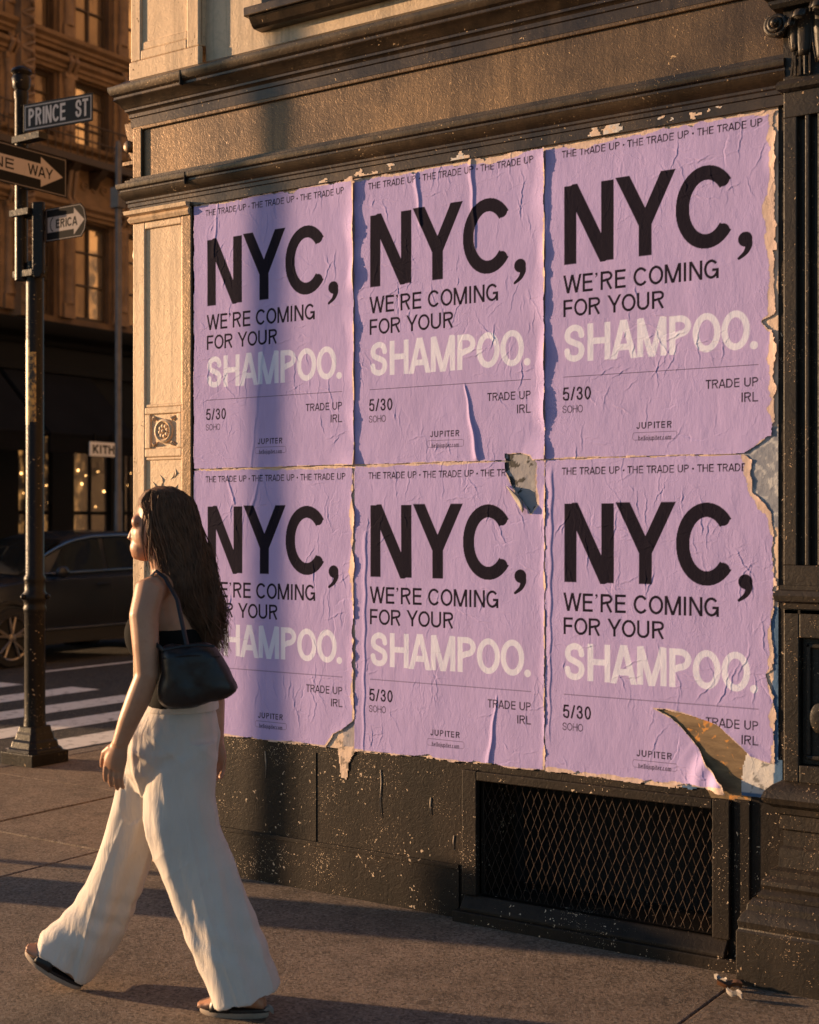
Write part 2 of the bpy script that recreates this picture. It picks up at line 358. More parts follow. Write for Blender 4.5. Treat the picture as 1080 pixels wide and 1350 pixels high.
# ------------------------------------------------------------------ lettering: stroke glyphs evaluated on a grid
def arc(cx, cy, rx, ry, a0, a1, n=18): return [(cx+rx*math.cos(R(a)), cy+ry*math.sin(R(a))) for a in np.linspace(a0, a1, n)]
def catmull(p, n=6):
    p = [p[0]]+list(p)+[p[-1]]; o = []
    for i in range(1, len(p)-2):
        for t in np.linspace(0, 1, n, endpoint=(i == len(p)-3)):
            q = [.5*((2*p[i][k])+(-p[i-1][k]+p[i+1][k])*t+(2*p[i-1][k]-5*p[i][k]+4*p[i+1][k]-p[i+2][k])*t*t+(-p[i-1][k]+3*p[i][k]-3*p[i+1][k]+p[i+2][k])*t**3) for k in (0,1)]
            o.append(tuple(q))
    return o
GW = dict(N=.73,Y=.80,C=.83,W=1.08,E=.62,R=.70,O=.82,M=.90,I=.0,G=.80,F=.59,U=.72,S=.69,H=.73,A=.76,P=.66,T=.66,D=.73,L=.57,J=.53,K=.72,V=.74,B=.68)
GW.update({',':.0,'.':.0,"'":.0,'/':.34,'5':.58,'3':.58,'0':.58,' ':.22,'*':.1,'h':.46,'e':.5,'l':0,'o':.5,'j':.1,'u':.46,'p':.5,'i':0,'t':.22,'r':.26,'c':.46,'m':.74})
def glyph(ch, t, w):
    h = t/2
    def E(a0, a1): return arc(w/2, .5, w/2-h, .5-h, a0, a1, 30)
    def fit(pts): return [(h+(w-t)*x, h+(1-t)*y) for x, y in pts]
    L = {
     'N': [[(h,0),(h,1)], [(w-h,0),(w-h,1)], [(h*1.1,1.0),(w-h*1.1,0)]],
     'Y': [[(h*.62,1.05),(w/2,.40)], [(w-h*.62,1.05),(w/2,.40)], [(w/2,0),(w/2,.42)]],
     'C': [E(38,322)], 'O': [E(0,360)], '0': [E(0,360)],
     'W': [[(h*.7,1.05),(w*.27,-.02)], [(w*.27,-.02),(w/2,1.02)], [(w/2,1.02),(w*.73,-.02)], [(w*.73,-.02),(w-h*.7,1.05)]],
     'V': [[(h*.7,1.05),(w/2,-.05)], [(w-h*.7,1.05),(w/2,-.05)]],
     'E': [[(h,0),(h,1)], [(h,h),(w,h)], [(h,.52),(w*.94,.52)], [(h,1-h),(w,1-h)]],
     'F': [[(h,0),(h,1)], [(h,.50),(w*.92,.50)], [(h,1-h),(w,1-h)]],
     'L': [[(h,0),(h,1)], [(h,h),(w,h)]],
     'R': [[(h,0),(h,1)], [(h,1-h),(w*.55,1-h)]+arc(w-h-.22,.735,.22,.265-h,90,-90,14)+[(h,.47)], [(w*.55,.47),(w-h*1.0,0)]],
     'P': [[(h,0),(h,1)], [(h,1-h),(w*.5,1-h)]+arc(w-h-.23,.72,.23,.28-h,90,-90,14)+[(h,.44)]],
     'B': [[(h,0),(h,1)], [(h,1-h),(w*.5,1-h)]+arc(w-h-.24,.75,.2,.25-h,90,-90,12)+[(h,.5)], [(h,.5)]+arc(w-h-.24,.265,.24,.265-h,90,-90,12)+[(h,h)]],
     'M': [[(h,0),(h,1)], [(w-h,0),(w-h,1)], [(h*1.1,1.02),(w/2,-.02)], [(w-h*1.1,1.02),(w/2,-.02)]],
     'I': [[(h,0),(h,1)]], 'l': [[(h,0),(h,1)]], 'i': [[(h,0),(h,.7)], [(h,.84),(h,1)]],
     'G': [E(40,350), [(w*.55,.45),(w-h*.6,.45)], [(w-h,0),(w-h,.45+h)]],
     'U': [[(h,1),(h,.36)]+arc(w/2,.36,w/2-h,.36-h,180,360,20)+[(w-h,1)]],
     'S': [catmull(fit([(.97,.72),(.86,.92),(.5,1.0),(.15,.91),(.05,.74),(.16,.60),(.5,.51),(.86,.41),(.97,.25),(.85,.07),(.5,0),(.13,.08),(.02,.29)]), 5)],
     'H': [[(h,0),(h,1)], [(w-h,0),(w-h,1)], [(h,.52),(w-h,.52)]],
     'A': [[(h*.5,-.05),(w/2,1.05)], [(w-h*.5,-.05),(w/2,1.05)], [(w*.22,.30),(w*.78,.30)]],
     'T': [[(0,1-h),(w,1-h)], [(w/2,0),(w/2,1)]],
     'D': [[(h,0),(h,1)], [(h,1-h),(w*.45,1-h)]+arc(w*.45,.5,w*.55-h,.5-h,90,-90,22)+[(h,h)]],
     'J': [[(w-h,1),(w-h,.3)]+arc(w/2,.3,w/2-h,.3-h,0,-175,14)],
     'K': [[(h,0),(h,1)], [(h,.36),(w-h*.6,1.03)], [(w*.33,.56),(w-h*.5,-.03)]],
     '/': [[(h*.4,0),(w-h*.4,1)]],
     '5': [[(w*.9,1-h),(w*.22,1-h),(w*.12,.5)]+catmull([(w*.12,.5),(w*.45,.62-h*.3),(w-h*1.1,.5),(w-h,.3),(w*.75,.08),(w*.45,h),(h*1.3,.13),(h,.27)], 5)],
     '3': [catmull(fit([(.04,.76),(.16,.93),(.48,1.0),(.86,.9),(.92,.73),(.8,.58),(.42,.53)]), 5), catmull(fit([(.42,.53),(.86,.44),(.98,.25),(.84,.06),(.48,0),(.12,.09),(0,.28)]), 5)],
     '.': [[(h,0),(h,t)]], ' ': [],
     ',': [[(h,0),(h,t*1.06)], [(h*1.35,t*.3),(h*1.2,-.05),(h*.3,-.17)]],
     "'": [[(h,.80),(h,.98)], [(h*1.3,.84),(h*1.1,.76),(h*.3,.69)]],
     '*': [[(.05-.065,.45),(.05+.065,.45)]],
     'h': [[(h,0),(h,1)], [(h,.45)]+arc(w/2,.48,w/2-h,.22-h,180,0,10)+[(w-h,0)]],
     'e': [arc(w/2,.35,w/2-h,.35-h,20,320,20), [(h,.37),(w-h,.37)]], 'o': [arc(w/2,.35,w/2-h,.35-h,0,360,20)],
     'j': [[(w-h,.7),(w-h,-.2)], [(w-h,.84),(w-h,1)]], 'u': [[(h,.7),(h,.25)]+arc(w/2,.25,w/2-h,.25-h,180,360,10)+[(w-h,.7)], [(w-h,0),(w-h,.7)]],
     'p': [[(h,-.25),(h,.7)], arc(w/2,.35,w/2-h,.35-h,0,360,20)], 't': [[(w/2,0),(w/2,.9)], [(0,.66),(w,.66)]],
     'r': [[(h,0),(h,.7)], [(h,.45),(w*.6,.66),(w,.66)]], 'c': [arc(w/2,.35,w/2-h,.35-h,40,320,20)],
     'm': [[(h,0),(h,.7)], [(h,.5)]+arc(w*.28,.48,w*.22-h*.3,.18,180,0,8)+[(w*.5,0)], [(w*.5,.5)]+arc(w*.74,.48,w*.22,.18,180,0,8)+[(w-h,0)]],
    }
    return L[ch]
def draw_text(ink, X, Y, txt, x0, x1, yb, cap, wt, track=.11, aa=None):
    """ink: array to max into; X,Y: grid coords; fits txt between x0 and x1 with cap height cap, stroke weight wt (of cap)"""
    t = wt; adv = []; tot = 0.0
    for i, ch in enumerate(txt):
        w = max(GW[ch], t) if ch not in ',.\'Iil' else t
        tr = track*(.5 if ch in 'OCGYTVWA,.' else 1.0)*(.5 if i+1 < len(txt) and txt[i+1] in 'OCGYTVWA,.' else 1.0)
        adv.append((tot, w)); tot += w+(tr if i < len(txt)-1 else 0)
    sx = (x1-x0)/(tot*cap); dx = X[0,1]-X[0,0]; aa = aa or dx*.6
    for ch, (o, w) in zip(txt, adv):
        ww = w*sx if w > t*1.01 else w     # widths stretch, stroke weight does not
        gx = x0+o*sx*cap
        draw_glyph(ink, X, Y, ch, gx, yb, cap, t, ww, aa)
def draw_comma(ink, X, Y, gx, yb, cap, t, aa):
    x = (X-gx)/cap; y = (Y-yb)/cap; x = (x+t*.12)/1.02; y = y/1.02; best = np.hypot(x-t*.5, y-t*.34)-t*.50
    pts = catmull([(t*.66, t*.28), (t*.74, -t*.08), (t*.52, -t*.55), (t*.06, -t*.90)], 6)
    for i in range(len(pts)-1):
        ax, ay = pts[i]; bx, by = pts[i+1]; ln = math.hypot(bx-ax, by-ay)+1e-9; p = np.clip(((x-ax)*(bx-ax)+(y-ay)*(by-ay))/ln**2, 0, 1)
        r_ = t*(.33+(.10-.33)*(i+p)/(len(pts)-1)); best = np.minimum(best, np.hypot(x-ax-p*(bx-ax), y-ay-p*(by-ay))-r_)
    np.maximum(ink, np.clip(.5-best*cap/aa, 0, 1), out=ink)
def draw_glyph(ink, X, Y, ch, gx, yb, cap, t, ww, aa):
    if ch == ',': return draw_comma(ink, X, Y, gx, yb, cap, t, aa)
    if ch == "'": return draw_comma(ink, X, Y, gx, yb+cap*(1-t*.95), cap, t*.95, aa)
    if ch == '.' : np.maximum(ink, np.clip(.5-(np.hypot(X-gx-t*cap*.5, Y-yb-t*cap*.55)-t*cap*.62)/aa, 0, 1), out=ink); return
    if ch == '*' : np.maximum(ink, np.clip(.5-(np.hypot(X-gx-.05*cap, Y-yb-.46*cap)-.14*cap)/aa, 0, 1), out=ink); return
    dx = X[0,1]-X[0,0]; dy = Y[1,0]-Y[0,0]
    i0 = max(0, int((gx-X[0,0])/dx-.2*cap/dx)-2); i1 = min(X.shape[1], int((gx+ww*cap-X[0,0])/dx+.2*cap/dx)+3)
    j0 = max(0, int((yb-.32*cap-Y[0,0])/dy)-2); j1 = min(X.shape[0], int((yb+1.1*cap-Y[0,0])/dy)+3)
    if i1 <= i0 or j1 <= j0: return
    x = (X[j0:j1,i0:i1]-gx)/cap; y = (Y[j0:j1,i0:i1]-yb)/cap; h = t/2; best = np.full(x.shape, 9.0)
    for st in glyph(ch, t, ww):
        closed = len(st) > 2 and math.hypot(st[0][0]-st[-1][0], st[0][1]-st[-1][1]) < 1e-4
        for k in range(len(st)-1):
            ax, ay = st[k]; bx, by = st[k+1]; ex, ey = bx-ax, by-ay; ln = math.hypot(ex, ey)
            if ln < 1e-5: continue
            ex /= ln; ey /= ln
            p = (x-ax)*ex+(y-ay)*ey; q = np.abs(-(x-ax)*ey+(y-ay)*ex)
            d = np.hypot(np.maximum(0, np.maximum(-p, p-ln)), q)-h
            if k == 0 and not closed: d = np.maximum(d, -p)
            if k == len(st)-2 and not closed: d = np.maximum(d, p-ln)
            best = np.minimum(best, d)
    if ch.isupper(): best = np.maximum(best, np.maximum(-y-.012, y-1.012))
    if ch in 'NM': best = np.maximum(best, np.maximum(-x, x-ww))
    a = np.clip(.5-best*cap/aa, 0, 1); ink[j0:j1,i0:i1] = np.maximum(ink[j0:j1,i0:i1], a)
# ================================================================== ground
XK = -3.02       # kerb line of the side street
g = MB(); n = 40
g.add([(-600,-600,-.135),(600,-600,-.135),(600,600,-.135),(-600,600,-.135)], [(0,1,2,3)])
struct(g.build('road', M['road']))
def slab_grid(name, x0, x1, y0, y1, z, mat, step=.12, amp=.004, seed=1, thick=.14):
    nx = max(2, int((x1-x0)/step)+1); ny = max(2, int((y1-y0)/step)+1)
    X, Y = np.meshgrid(np.linspace(x0, x1, nx), np.linspace(y0, y1, ny)); r = np.random.default_rng(seed)
    Z = z+fbm(X, Y, .7, r, 4)*amp
    Z[0,:] -= 0; return struct(grid_mesh(name, np.stack([X,Y,Z], -1), None, mat))
b = MB()
b.box(XK+.17, 40, -9, 40, -.3, -.010)
struct(b.build('sidewalk_bed', M['walk']))
# paving panels with sunk joints
k = 0
walk = MB()
xs = [XK+.17, -1.62, -.62, 2.66, 8.0]
for i in range(len(xs)-1):
    ys = [-9, -6.2, -4.4, -2.95, -1.9, -.95, 0.0] if i < 2 else ([-9, -3.2, -2.02, 0.0] if i == 2 else [-9, -1.6, -.75, 0.0])
    for j in range(len(ys)-1):
        x0, x1, y0, y1 = xs[i]+.006, xs[i+1]-.006, ys[j]+.006, ys[j+1]-.006
        walk.box(x0, x1, y0, y1, -.02, .0005+.0018*((i*7+j*5) % 4))
for j, y0 in enumerate([0.0, 1.1, 2.4, 3.9, 5.6, 7.4, 9.4, 12, 15, 20]):
    y1 = [1.1, 2.4, 3.9, 5.6, 7.4, 9.4, 12, 15, 20, 30][j]
    for x0, x1 in ((XK+.17, -1.55), (-1.55, -.39)):
        walk.box(x0+.006, x1-.006, y0+.006, y1-.006, -.02, .001+.0018*((j*3+int(x0*2)) % 4))
o = walk.build('sidewalk', M['walk'], bevel=.006); struct(o)
kb = MB()
for j in range(22): kb.box(XK, XK+.165, -9+j*2.0+.004, -7+j*2.0-.004, -.3, .004)
struct(kb.build('kerb', M['kerb'], bevel=.02))
fs = MB(); fs.box(-13.6, -11.0, -2, 40, -.3, .0)
struct(fs.build('far_sidewalk', M['walk'])); 
fk = MB(); fk.box(-11.0, -10.85, -2, 40, -.3, .004); struct(fk.build('far_kerb', M['kerb'], bevel=.02))
mk = MB()
def stripe(x0, x1, y0, y1, z=-.131): mk.add([(x0,y0,z),(x1,y0,z),(x1,y1,z),(x0,y1,z)], [(0,1,2,3)])
for i, (x0, e) in enumerate([(-8.95,0), (-7.75,.0), (-6.75,.15), (-5.80,-.05), (-4.95,.05), (-4.12,-.02)]):
    stripe(x0, x0+.42, 2.35+e, 5.25+e)
stripe(-8.2, -8.08, 6.0, 30)
struct(mk.build('road_markings', M['mark']))

# ================================================================== corner building
B = thing('corner_building', 'cast iron corner building with cream corner pilaster and brown cornices carrying the lavender posters', 'building', (-.39, 0, 0))
VX0, VX1, VZ0, VZ1 = 1.531, 2.523, .105, .567
m = MB(); m.box(-.005, VX0, 0, .3, -.1, 3.07).box(VX1, 2.86, 0, .3, -.1, 3.07).box(VX0, VX1, 0, .3, VZ1, 3.07).box(VX0, VX1, 0, .3, -.1, VZ0)
m.box(-.005, 1.44, -.010, .0, -.1, .20); m.box(-.005, 1.44, -.014, -.0, .197, .215)     # foot course and thin ledge
m.box(.70, .706, -.003, 0, .215, .6)
m.build('base_wall', M['base'], B, bevel=.004)
for dx_, z0, z1, w2 in ((1.048,.36,.56,.0030), (1.30,.40,.47,.004), (.42,.46,.58,.003), (1.41,.27,.33,.003)):
    m = MB(); m.loft([[(dx_+.003*math.sin(z*40)-w2*k_, -.0015, z), (dx_+.003*math.sin(z*40)+w2*k_, -.0015, z), (dx_+.003*math.sin(z*40), -.0035, z)] for z, k_ in [(z1-(z1-z0)*q/8, .5+.5*math.sin(q*.55+.5)) for q in range(9)]]); m.build('paste_drip', M['dripc'], B)
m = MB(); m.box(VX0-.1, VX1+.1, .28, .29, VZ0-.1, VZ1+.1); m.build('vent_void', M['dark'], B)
vf = MB()
vf.box(1.463, VX0, -.024, .02, VZ0, .605).box(VX1, 2.589, -.024, .02, VZ0, .605).box(VX0, VX1, -.0235, .02, VZ1, .603)
vf.prism([(-.05,.045),(-.05,.06),(-.012,.105),(.02,.105),(.02,.045)], 'x', 1.47, 2.58)
vf.box(1.44, 2.72, -.06, .0, -.1, .045)
vf.box(2.60, 2.66, -.012, .0, .045, .61)
fr = vf.build('vent_frame', M['base'], B, bevel=.004)
vm = MB(); dx, dz = .0178, .083; zz0, zz1 = VZ0-.02, VZ1+.02
ncol = int((VX1-VX0)/dx)+3
for i in range(ncol):
    for s_ in (0,):
        pts = []; z = zz0; k = 0
        while z <= zz1+1e-6:
            xo = dx*((k+i) % 2)+.0012*math.sin(i*2.3+k*1.1)
            pts.append((VX0+(i-1)*dx+xo, .034+.003*((k) % 2)+.003*math.sin(i*1.7+z*9), z)); z += dz/2; k += 1
        pts = [(min(max(p[0], VX0+.001), VX1-.001), p[1], p[2]) for p in pts]
        vm.tube(pts, .0016, 4, True)
vm.build('vent_mesh', M['mesh'], B, smooth=60)

# corner pilaster
pl = MB(); YP = -.014
pl.box(-.39, -.312, YP, .3, 0, 3.02).box(-.312, -.076, YP, .01, 2.107, 2.14).box(-.312, -.076, YP, .01, 1.905, 1.945).box(-.312, -.076, YP, .01, 0, .42)
pl.box(-.312, -.276, YP, .01, 1.945, 2.107).box(-.108, -.076, YP, .01, 1.945, 2.107).box(-.312, -.076, YP, .01, 2.985, 3.02)
pl.box(-.318, -.07, -.004, .29, .0, 3.02)          # sunk panels' ground
for z0, z1 in ((2.14, 2.155), (1.89, 1.905)): pl.box(-.312, -.076, -.010, .01, z0, z1)
pl.box(-.396, -.02, YP-.008, .3, 0.0, .30)
pl.build('corner_pilaster', M['cream'], B, bevel=.005)
m = MB(); m.box(-.0755, -.012, YP-.002, .3, .301, 3.05); m.build('pilaster_edge', M['frieze'], B, bevel=.006)
m = MB(); m.moulding([(-.02, YP), (-.39, YP), (-.39, .3)], [(-.01,3.02),(.012,3.02),(.02,3.035),(.012,3.05),(.03,3.058),(.034,3.075),(-.01,3.08)]); 
m.build('pilaster_cap', M['cream'], B, smooth=30)
# carved rosette and leaf relief
ro = MB(); cx, cz, yy = -.192, 2.026, -.004
ro.loft([[(cx+r*math.cos(t), yy-d, cz+r*math.sin(t)) for t in np.linspace(0, 2*math.pi, 22, endpoint=False)] for r, d in ((.058,-.002),(.056,.012),(.047,.016),(.040,.010),(.034,.002))], cap=False)
for k in range(8):
    a = k*math.pi/4+.2; ro.sphere((cx+.024*math.cos(a), yy-.004, cz+.024*math.sin(a)), (.012,.010,.012), 8, 6)
ro.sphere((cx, yy-.006, cz), (.011,.012,.011), 10, 7)
for sx in (-1, 1):
    for sz in (-1, 1):
        ro.tube([(cx+sx*.072, yy-.002, cz+sz*.070), (cx+sx*.058, yy-.012, cz+sz*.058), (cx+sx*.050, yy-.004, cz+sz*.050)], [.004,.010,.004], 6)
ro.build('rosette', M['cream'], B, smooth=50)
lf = MB(); rr = random.Random(4)
for k in range(16):
    x0, z0, a = -.192+rr.uniform(-.075, .075), rr.uniform(1.62, 1.86), rr.uniform(-1.2, 1.2); l_ = rr.uniform(.018, .034)
    lf.tube([(x0-l_*math.sin(a), -.003, z0-l_*math.cos(a)), (x0+.010*math.cos(a), -.005, z0), (x0+l_*math.sin(a), -.003, z0+l_*math.cos(a))], [.002,.0045,.0015], 6)
lf.build('leaf_relief', M['cream'], B, smooth=50)
# pendant drop ornament on the side return
pd = MB(); pd.lathe([(.004,2.99),(.012,2.97),(.03,2.92),(.036,2.88),(.022,2.83),(.012,2.80),(.024,2.775),(.026,2.75),(.014,2.72),(.006,2.69)], -.418, .06, 12); pd.box(-.43, -.39, .03, .09, 2.98, 3.03)
pd.build('pendant_ornament', M['cream'], B, smooth=50)

# mouldings
path = [(2.80, 0), (-.39, 0), (-.39, 32)]
m = MB(); m.moulding(path, [(-.02,3.058),(.018,3.058),(.018,3.094),(.024,3.097),(.024,3.112),(.030,3.117),(.030,3.126),(.040,3.134),(.052,3.150),(.056,3.163),(.050,3.168),(.050,3.176),(.062,3.182),(.065,3.194),(.065,3.204),(.034,3.216),(.034,3.224),(.016,3.228),(.016,3.236),(-.02,3.236)])
m.build('lower_cornice', M['cornice'], B, smooth=28)
m = MB(); m.box(-.38, 2.9, .002, .3, 3.20, 3.50); m.build('frieze_panel', M['frieze'], B)
m = MB(); m.box(-.39, -.335, -.014, .3, 3.236, 3.472); m.box(-.389, 2.80, -.012, .02, 3.462, 3.492); m.build('frieze_border', M['frieze'], B, bevel=.004)
m = MB(); m.moulding(path, [(-.02,3.478),(.014,3.478),(.014,3.520),(.020,3.524),(.020,3.540),(.026,3.548),(.034,3.552),(.034,3.562),(.042,3.568),(.050,3.584),(.066,3.596),(.074,3.602),(.070,3.608),(.070,3.618),(.082,3.626),(.090,3.642),(.092,3.656),(.092,3.664),(.080,3.668),(.03,3.700),(-.02,3.70)])
m.build('upper_cornice', M['cornice'], B, smooth=28)
m = MB()   # console scroll at the corner under the upper cornice
m.prism([(.01,3.33),(.05,3.34),(.075,3.38),(.07,3.43),(.09,3.47),(.10,3.52),(-.01,3.52),(-.01,3.33)], 'y', .03, .13)
c2 = MB(); c2.v = [(-.39-x, y, z) for x, y, z in m.v]; c2.f = m.f
c2.sphere((-.455, .02, 3.405), (.03, .016, .03), 12, 8); c2.box(-.49, -.39, .015, .145, 3.315, 3.332)
c2.build('corner_console', M['frieze'], B, smooth=40)
# joints in the mouldings
m = MB(); m.box(-.012, -.008, -.067, -.03, 3.15, 3.205); m.build('cornice_joint', M['dark'], B)
m = MB(); m.box(-.015, -.010, -.094, -.06, 3.60, 3.665); m.build('cornice_joint', M['dark'], B)

# upper storey
wx0, wx1, wz0, wz1 = .47, 1.95, 3.88, 6.6
m = MB(); m.box(.045, wx0, .02, .3, 3.69, 14).box(wx1, 6, .02, .3, 3.69, 14).box(wx0, wx1, .02, .3, 3.69, wz0).box(wx0, wx1, .02, .3, wz1, 14)
m.build('upper_wall', M['upstone'], B)
m = MB(); m.box(-.39, .045, -.016, .3, 3.79, 14); m.box(-.40, .047, -.030, 0, 3.69, 3.785)
m.box(-.39, -.325, -.028, 0, 3.785, 8).box(-.03, .045, -.028, 0, 3.785, 8).box(-.325, -.03, -.028, 0, 3.785, 3.83).box(-.325,-.03,-.022,0,3.83,3.87)
m.build('upper_pilaster', M['cream'], B, bevel=.006)
m = MB(); m.box(.36, 2.1, -.085, .1, 3.835, 3.875).prism([(-.07,3.835),(-.045,3.80),(-.03,3.79),(.1,3.79),(.1,3.835)], 'x', .375, 2.08)
si = m.build('window_sill', M['cornice'], B, bevel=.005)
wf = MB(); wf.box(wx0-.06, wx0, -.02, .12, wz0, wz1).box(wx1, wx1+.06, -.02, .12, wz0, wz1).box(wx0, wx1, .05, .12, wz0, wz0+.06).box(wx0, wx1, .05, .12, 5.2, 5.26)
wfo = wf.build('upper_window', M['cornice'], B, bevel=.004)
pn = MB(); pn.box(wx0, wx1, .10, .105, wz0, wz1); pn.build('pane', M['shopglass'], wfo)
bd = MB(); bd.box(wx0-.02, wx1+.02, .28, .29, wz0-.02, wz1); bd.build('window_dark_room', M['dark'], B)

# side face along the side street
m = MB(); m.box(-.388, .0, .31, 33, -.1, 3.06).box(-.388, 0, .31, 33, 3.2, 3.5).box(-.388, 0, .31, 33, 3.69, 14)
m.box(-.389, 0, .31, 33, 13.99, 36).box(0, 8, 32.5, 33, 0, 36).box(7.5, 8, .31, 32.5, 0, 36).box(0, 7.5, .31, .6, 13.9, 36).box(2.86, 8, .05, .3, -.1, 3.7)
m.box(-.3, 7.5, .62, 32.5, 35.5, 35.8)
m.build('side_wall', M['stone'], B)
m = MB()
for k in range(9): m.box(-.42, -.388, 3.0+k*3.4, 3.5+k*3.4, 3.7, 35.9)
for z in (7.0, 10.2, 13.2, 16.4, 19.6, 22.8, 26, 29.2, 32.4): m.box(-.48, -.388, .0, 33, z, z+.22)
m.build('side_pilasters', M['stone'], B, bevel=.01)
for k in range(3, 8):
    for z in (4.2, 7.6, 10.8, 14.0, 17.2, 20.4):
        y = 3.5+k*3.4
        for q in (.45, 1.65):
            m = MB(); m.box(-.394, -.38, y+q, y+q+.8, z, z+2.0); m.build('side_window', M['shopglass'], B)

# right hand pier
PX, PY = 2.795, -.050
def flutes(x0, y0, x1, n, pitch, w, d):
    o = [(x0, .2), (x0, y0)]
    for i in range(n):
        a = x0+.046+i*pitch
        o += [(a, y0), (a+.004, y0+d*.75)]+[(a+w*.5-(w*.5-.006)*math.cos(t), y0+d*.75+d*.25*math.sin(t)) for t in np.linspace(.4, math.pi-.4, 4)]+[(a+w-.004, y0+d*.75), (a+w, y0)]
    o += [(x1, y0), (x1, .2)]
    return o
m = MB(); m.prism(flutes(PX, PY, 3.62, 17, .044, .030, .028), 'z', 1.45, 3.0)
m.box(PX, 3.62, PY, .2, 1.28, 1.45).box(PX, 3.62, PY, .2, 3.0, 3.14)
m.build('pier_shaft', M['pier'], B, bevel=.003)
pp = [(3.7, PY), (PX, PY), (PX, .1)]
m = MB(); m.moulding(pp, [(-.02,1.300),(.008,1.300),(.010,1.318),(.024,1.326),(.028,1.345),(.020,1.362),(.010,1.366),(.010,1.380),(-.02,1.384)]); m.build('pier_band', M['pier'], B, smooth=30)
m = MB(); m.moulding(pp, [(-.02,3.088),(.006,3.088),(.018,3.096),(.022,3.110),(.016,3.124),(.004,3.130),(-.02,3.130)]); m.build('pier_necking', M['pier'], B, smooth=30)
# panelled die with a boss
m = MB(); m.box(PX, PX+.055, PY, .2, .70, 1.30).box(PX+.055, 3.62, PY, .2, 1.20, 1.30).box(PX+.055, 3.62, PY, .2, .70, .76).box(PX+.055, 3.62, PY+.03, .2, .76, 1.20)
m.box(PX+.075, 3.6, PY+.014, PY+.03, .78, .795).box(PX+.075, PX+.09, PY+.014, PY+.03, .795, 1.18).box(PX+.075, 3.6, PY+.014, PY+.03, 1.165, 1.18)
m.build('pier_panel', M['pier'], B, bevel=.004)
m = MB(); bx, bz = PX+.125, .925
m.loft([[(bx+r*math.cos(t), PY+.03-d, bz+r*1.25*math.sin(t)) for t in np.linspace(0, 2*math.pi, 24, endpoint=False)] for r, d in ((.044,-.002),(.042,.014),(.036,.018),(.020,.020),(.008,.020))], cap=True)
m.build('pier_boss', M['pier'], B, smooth=40)
m = MB()
m.moulding(pp, [(-.03,.30),(.070,.30),(.070,.315),(.052,.330),(.060,.345),(.058,.36),(.036,.375),(.036,.395),(.014,.405),(.010,.47),(.0,.478),(.0,.53),(.010,.538),(.010,.585),(.022,.592),(.026,.612),(.052,.628),(.060,.648),(.052,.668),(.03,.690),(.004,.700),(-.03,.70)])
m.build('pier_base', M['pier'], B, smooth=28)
m = MB(); m.moulding(pp, [(-.03,-.1),(.125,-.1),(.125,.19),(.118,.20),(.122,.225),(.110,.250),(.098,.262),(.096,.282),(.080,.302),(-.03,.302)]); m.build('pier_plinth', M['pier'], B, smooth=28, bevel=.003)
# capital
m = MB(); m.prism([(PX-.002,.1),(PX-.002,PY+.004),(3.62,PY+.004),(3.62,.1)], 'z', 3.13, 3.41); m.build('capital_bell', M['pier'], B)
m = MB(); m.moulding(pp, [(-.02,3.375),(.030,3.375),(.040,3.388),(.040,3.400),(.052,3.406),(.052,3.43),(.03,3.47),(-.02,3.56)]); m.build('capital_abacus', M['pier'], B, smooth=28)
sc_ = MB(); vx, vz = PX-.012, 3.318
sp = []
for k in range(46):
    t = k/45*2.6*2*math.pi; r_ = .040*(1-k/52); sp.append((vx+r_*math.cos(t+2.2), PY-.030+.0006*k*-1, vz+r_*math.sin(t+2.2)))
sc_.tube(sp, [.011*(1-.5*k/45) for k in range(46)], 8)
sc_.sphere((vx, PY-.05, vz), (.016,.026,.016), 12, 8); sc_.loft([[(vx+r*math.cos(t), y, vz+r*math.sin(t)) for t in np.linspace(0, 2*math.pi, 20, endpoint=False)] for r, y in ((.036,PY+.01),(.038,PY-.028),(.026,PY-.034))])
sc_.build('capital_volute', M['pier'], B, smooth=50)
def leaf(mb, x, z0, z1, wd, curl):
    rows = []
    for i in range(9):
        t = i/8; z = z0+(z1-z0)*min(1, t*1.12)-(max(0, t-.85)*.25); yo = .012+.012*t+curl*max(0, t-.55)**1.5*3; wv = wd*(.75+.5*math.sin(t*2.6))*(1-.6*max(0, t-.6))
        rows.append([(x+u*wv*(1+.10*math.sin(t*26)), PY-yo-.014*(1-abs(u)**.7)+.004*math.cos(u*9), z) for u in np.linspace(-1, 1, 9)])
    mb.loft(rows, cap=False, closed=False)
lv = MB()
for i in range(5):
    leaf(lv, PX+.075+i*.13, 3.20, 3.355, .030, .06); leaf(lv, PX+.14+i*.13, 3.17, 3.375, .030, .06); leaf(lv, PX+.045+i*.13, 3.22, 3.33, .018, .05)
for i in range(5):
    for q in range(4): lv.tube([(PX+.046+.017*q+i*.13, PY-.010, 3.138), (PX+.048+.017*q+i*.13, PY-.018, 3.205)], .0055, 6)
    lv.tube([(PX+.030+i*.13, PY-.006, 3.14), (PX+.05+i*.13, PY-.02, 3.26), (PX+.015+i*.13, PY-.03, 3.345)], [.004,.007,.005], 6)
lo = lv.build('acanthus_leaves', M['pier'], B, smooth=60)
md = lo.modifiers.new('thickness', 'SOLIDIFY'); md.thickness = .004

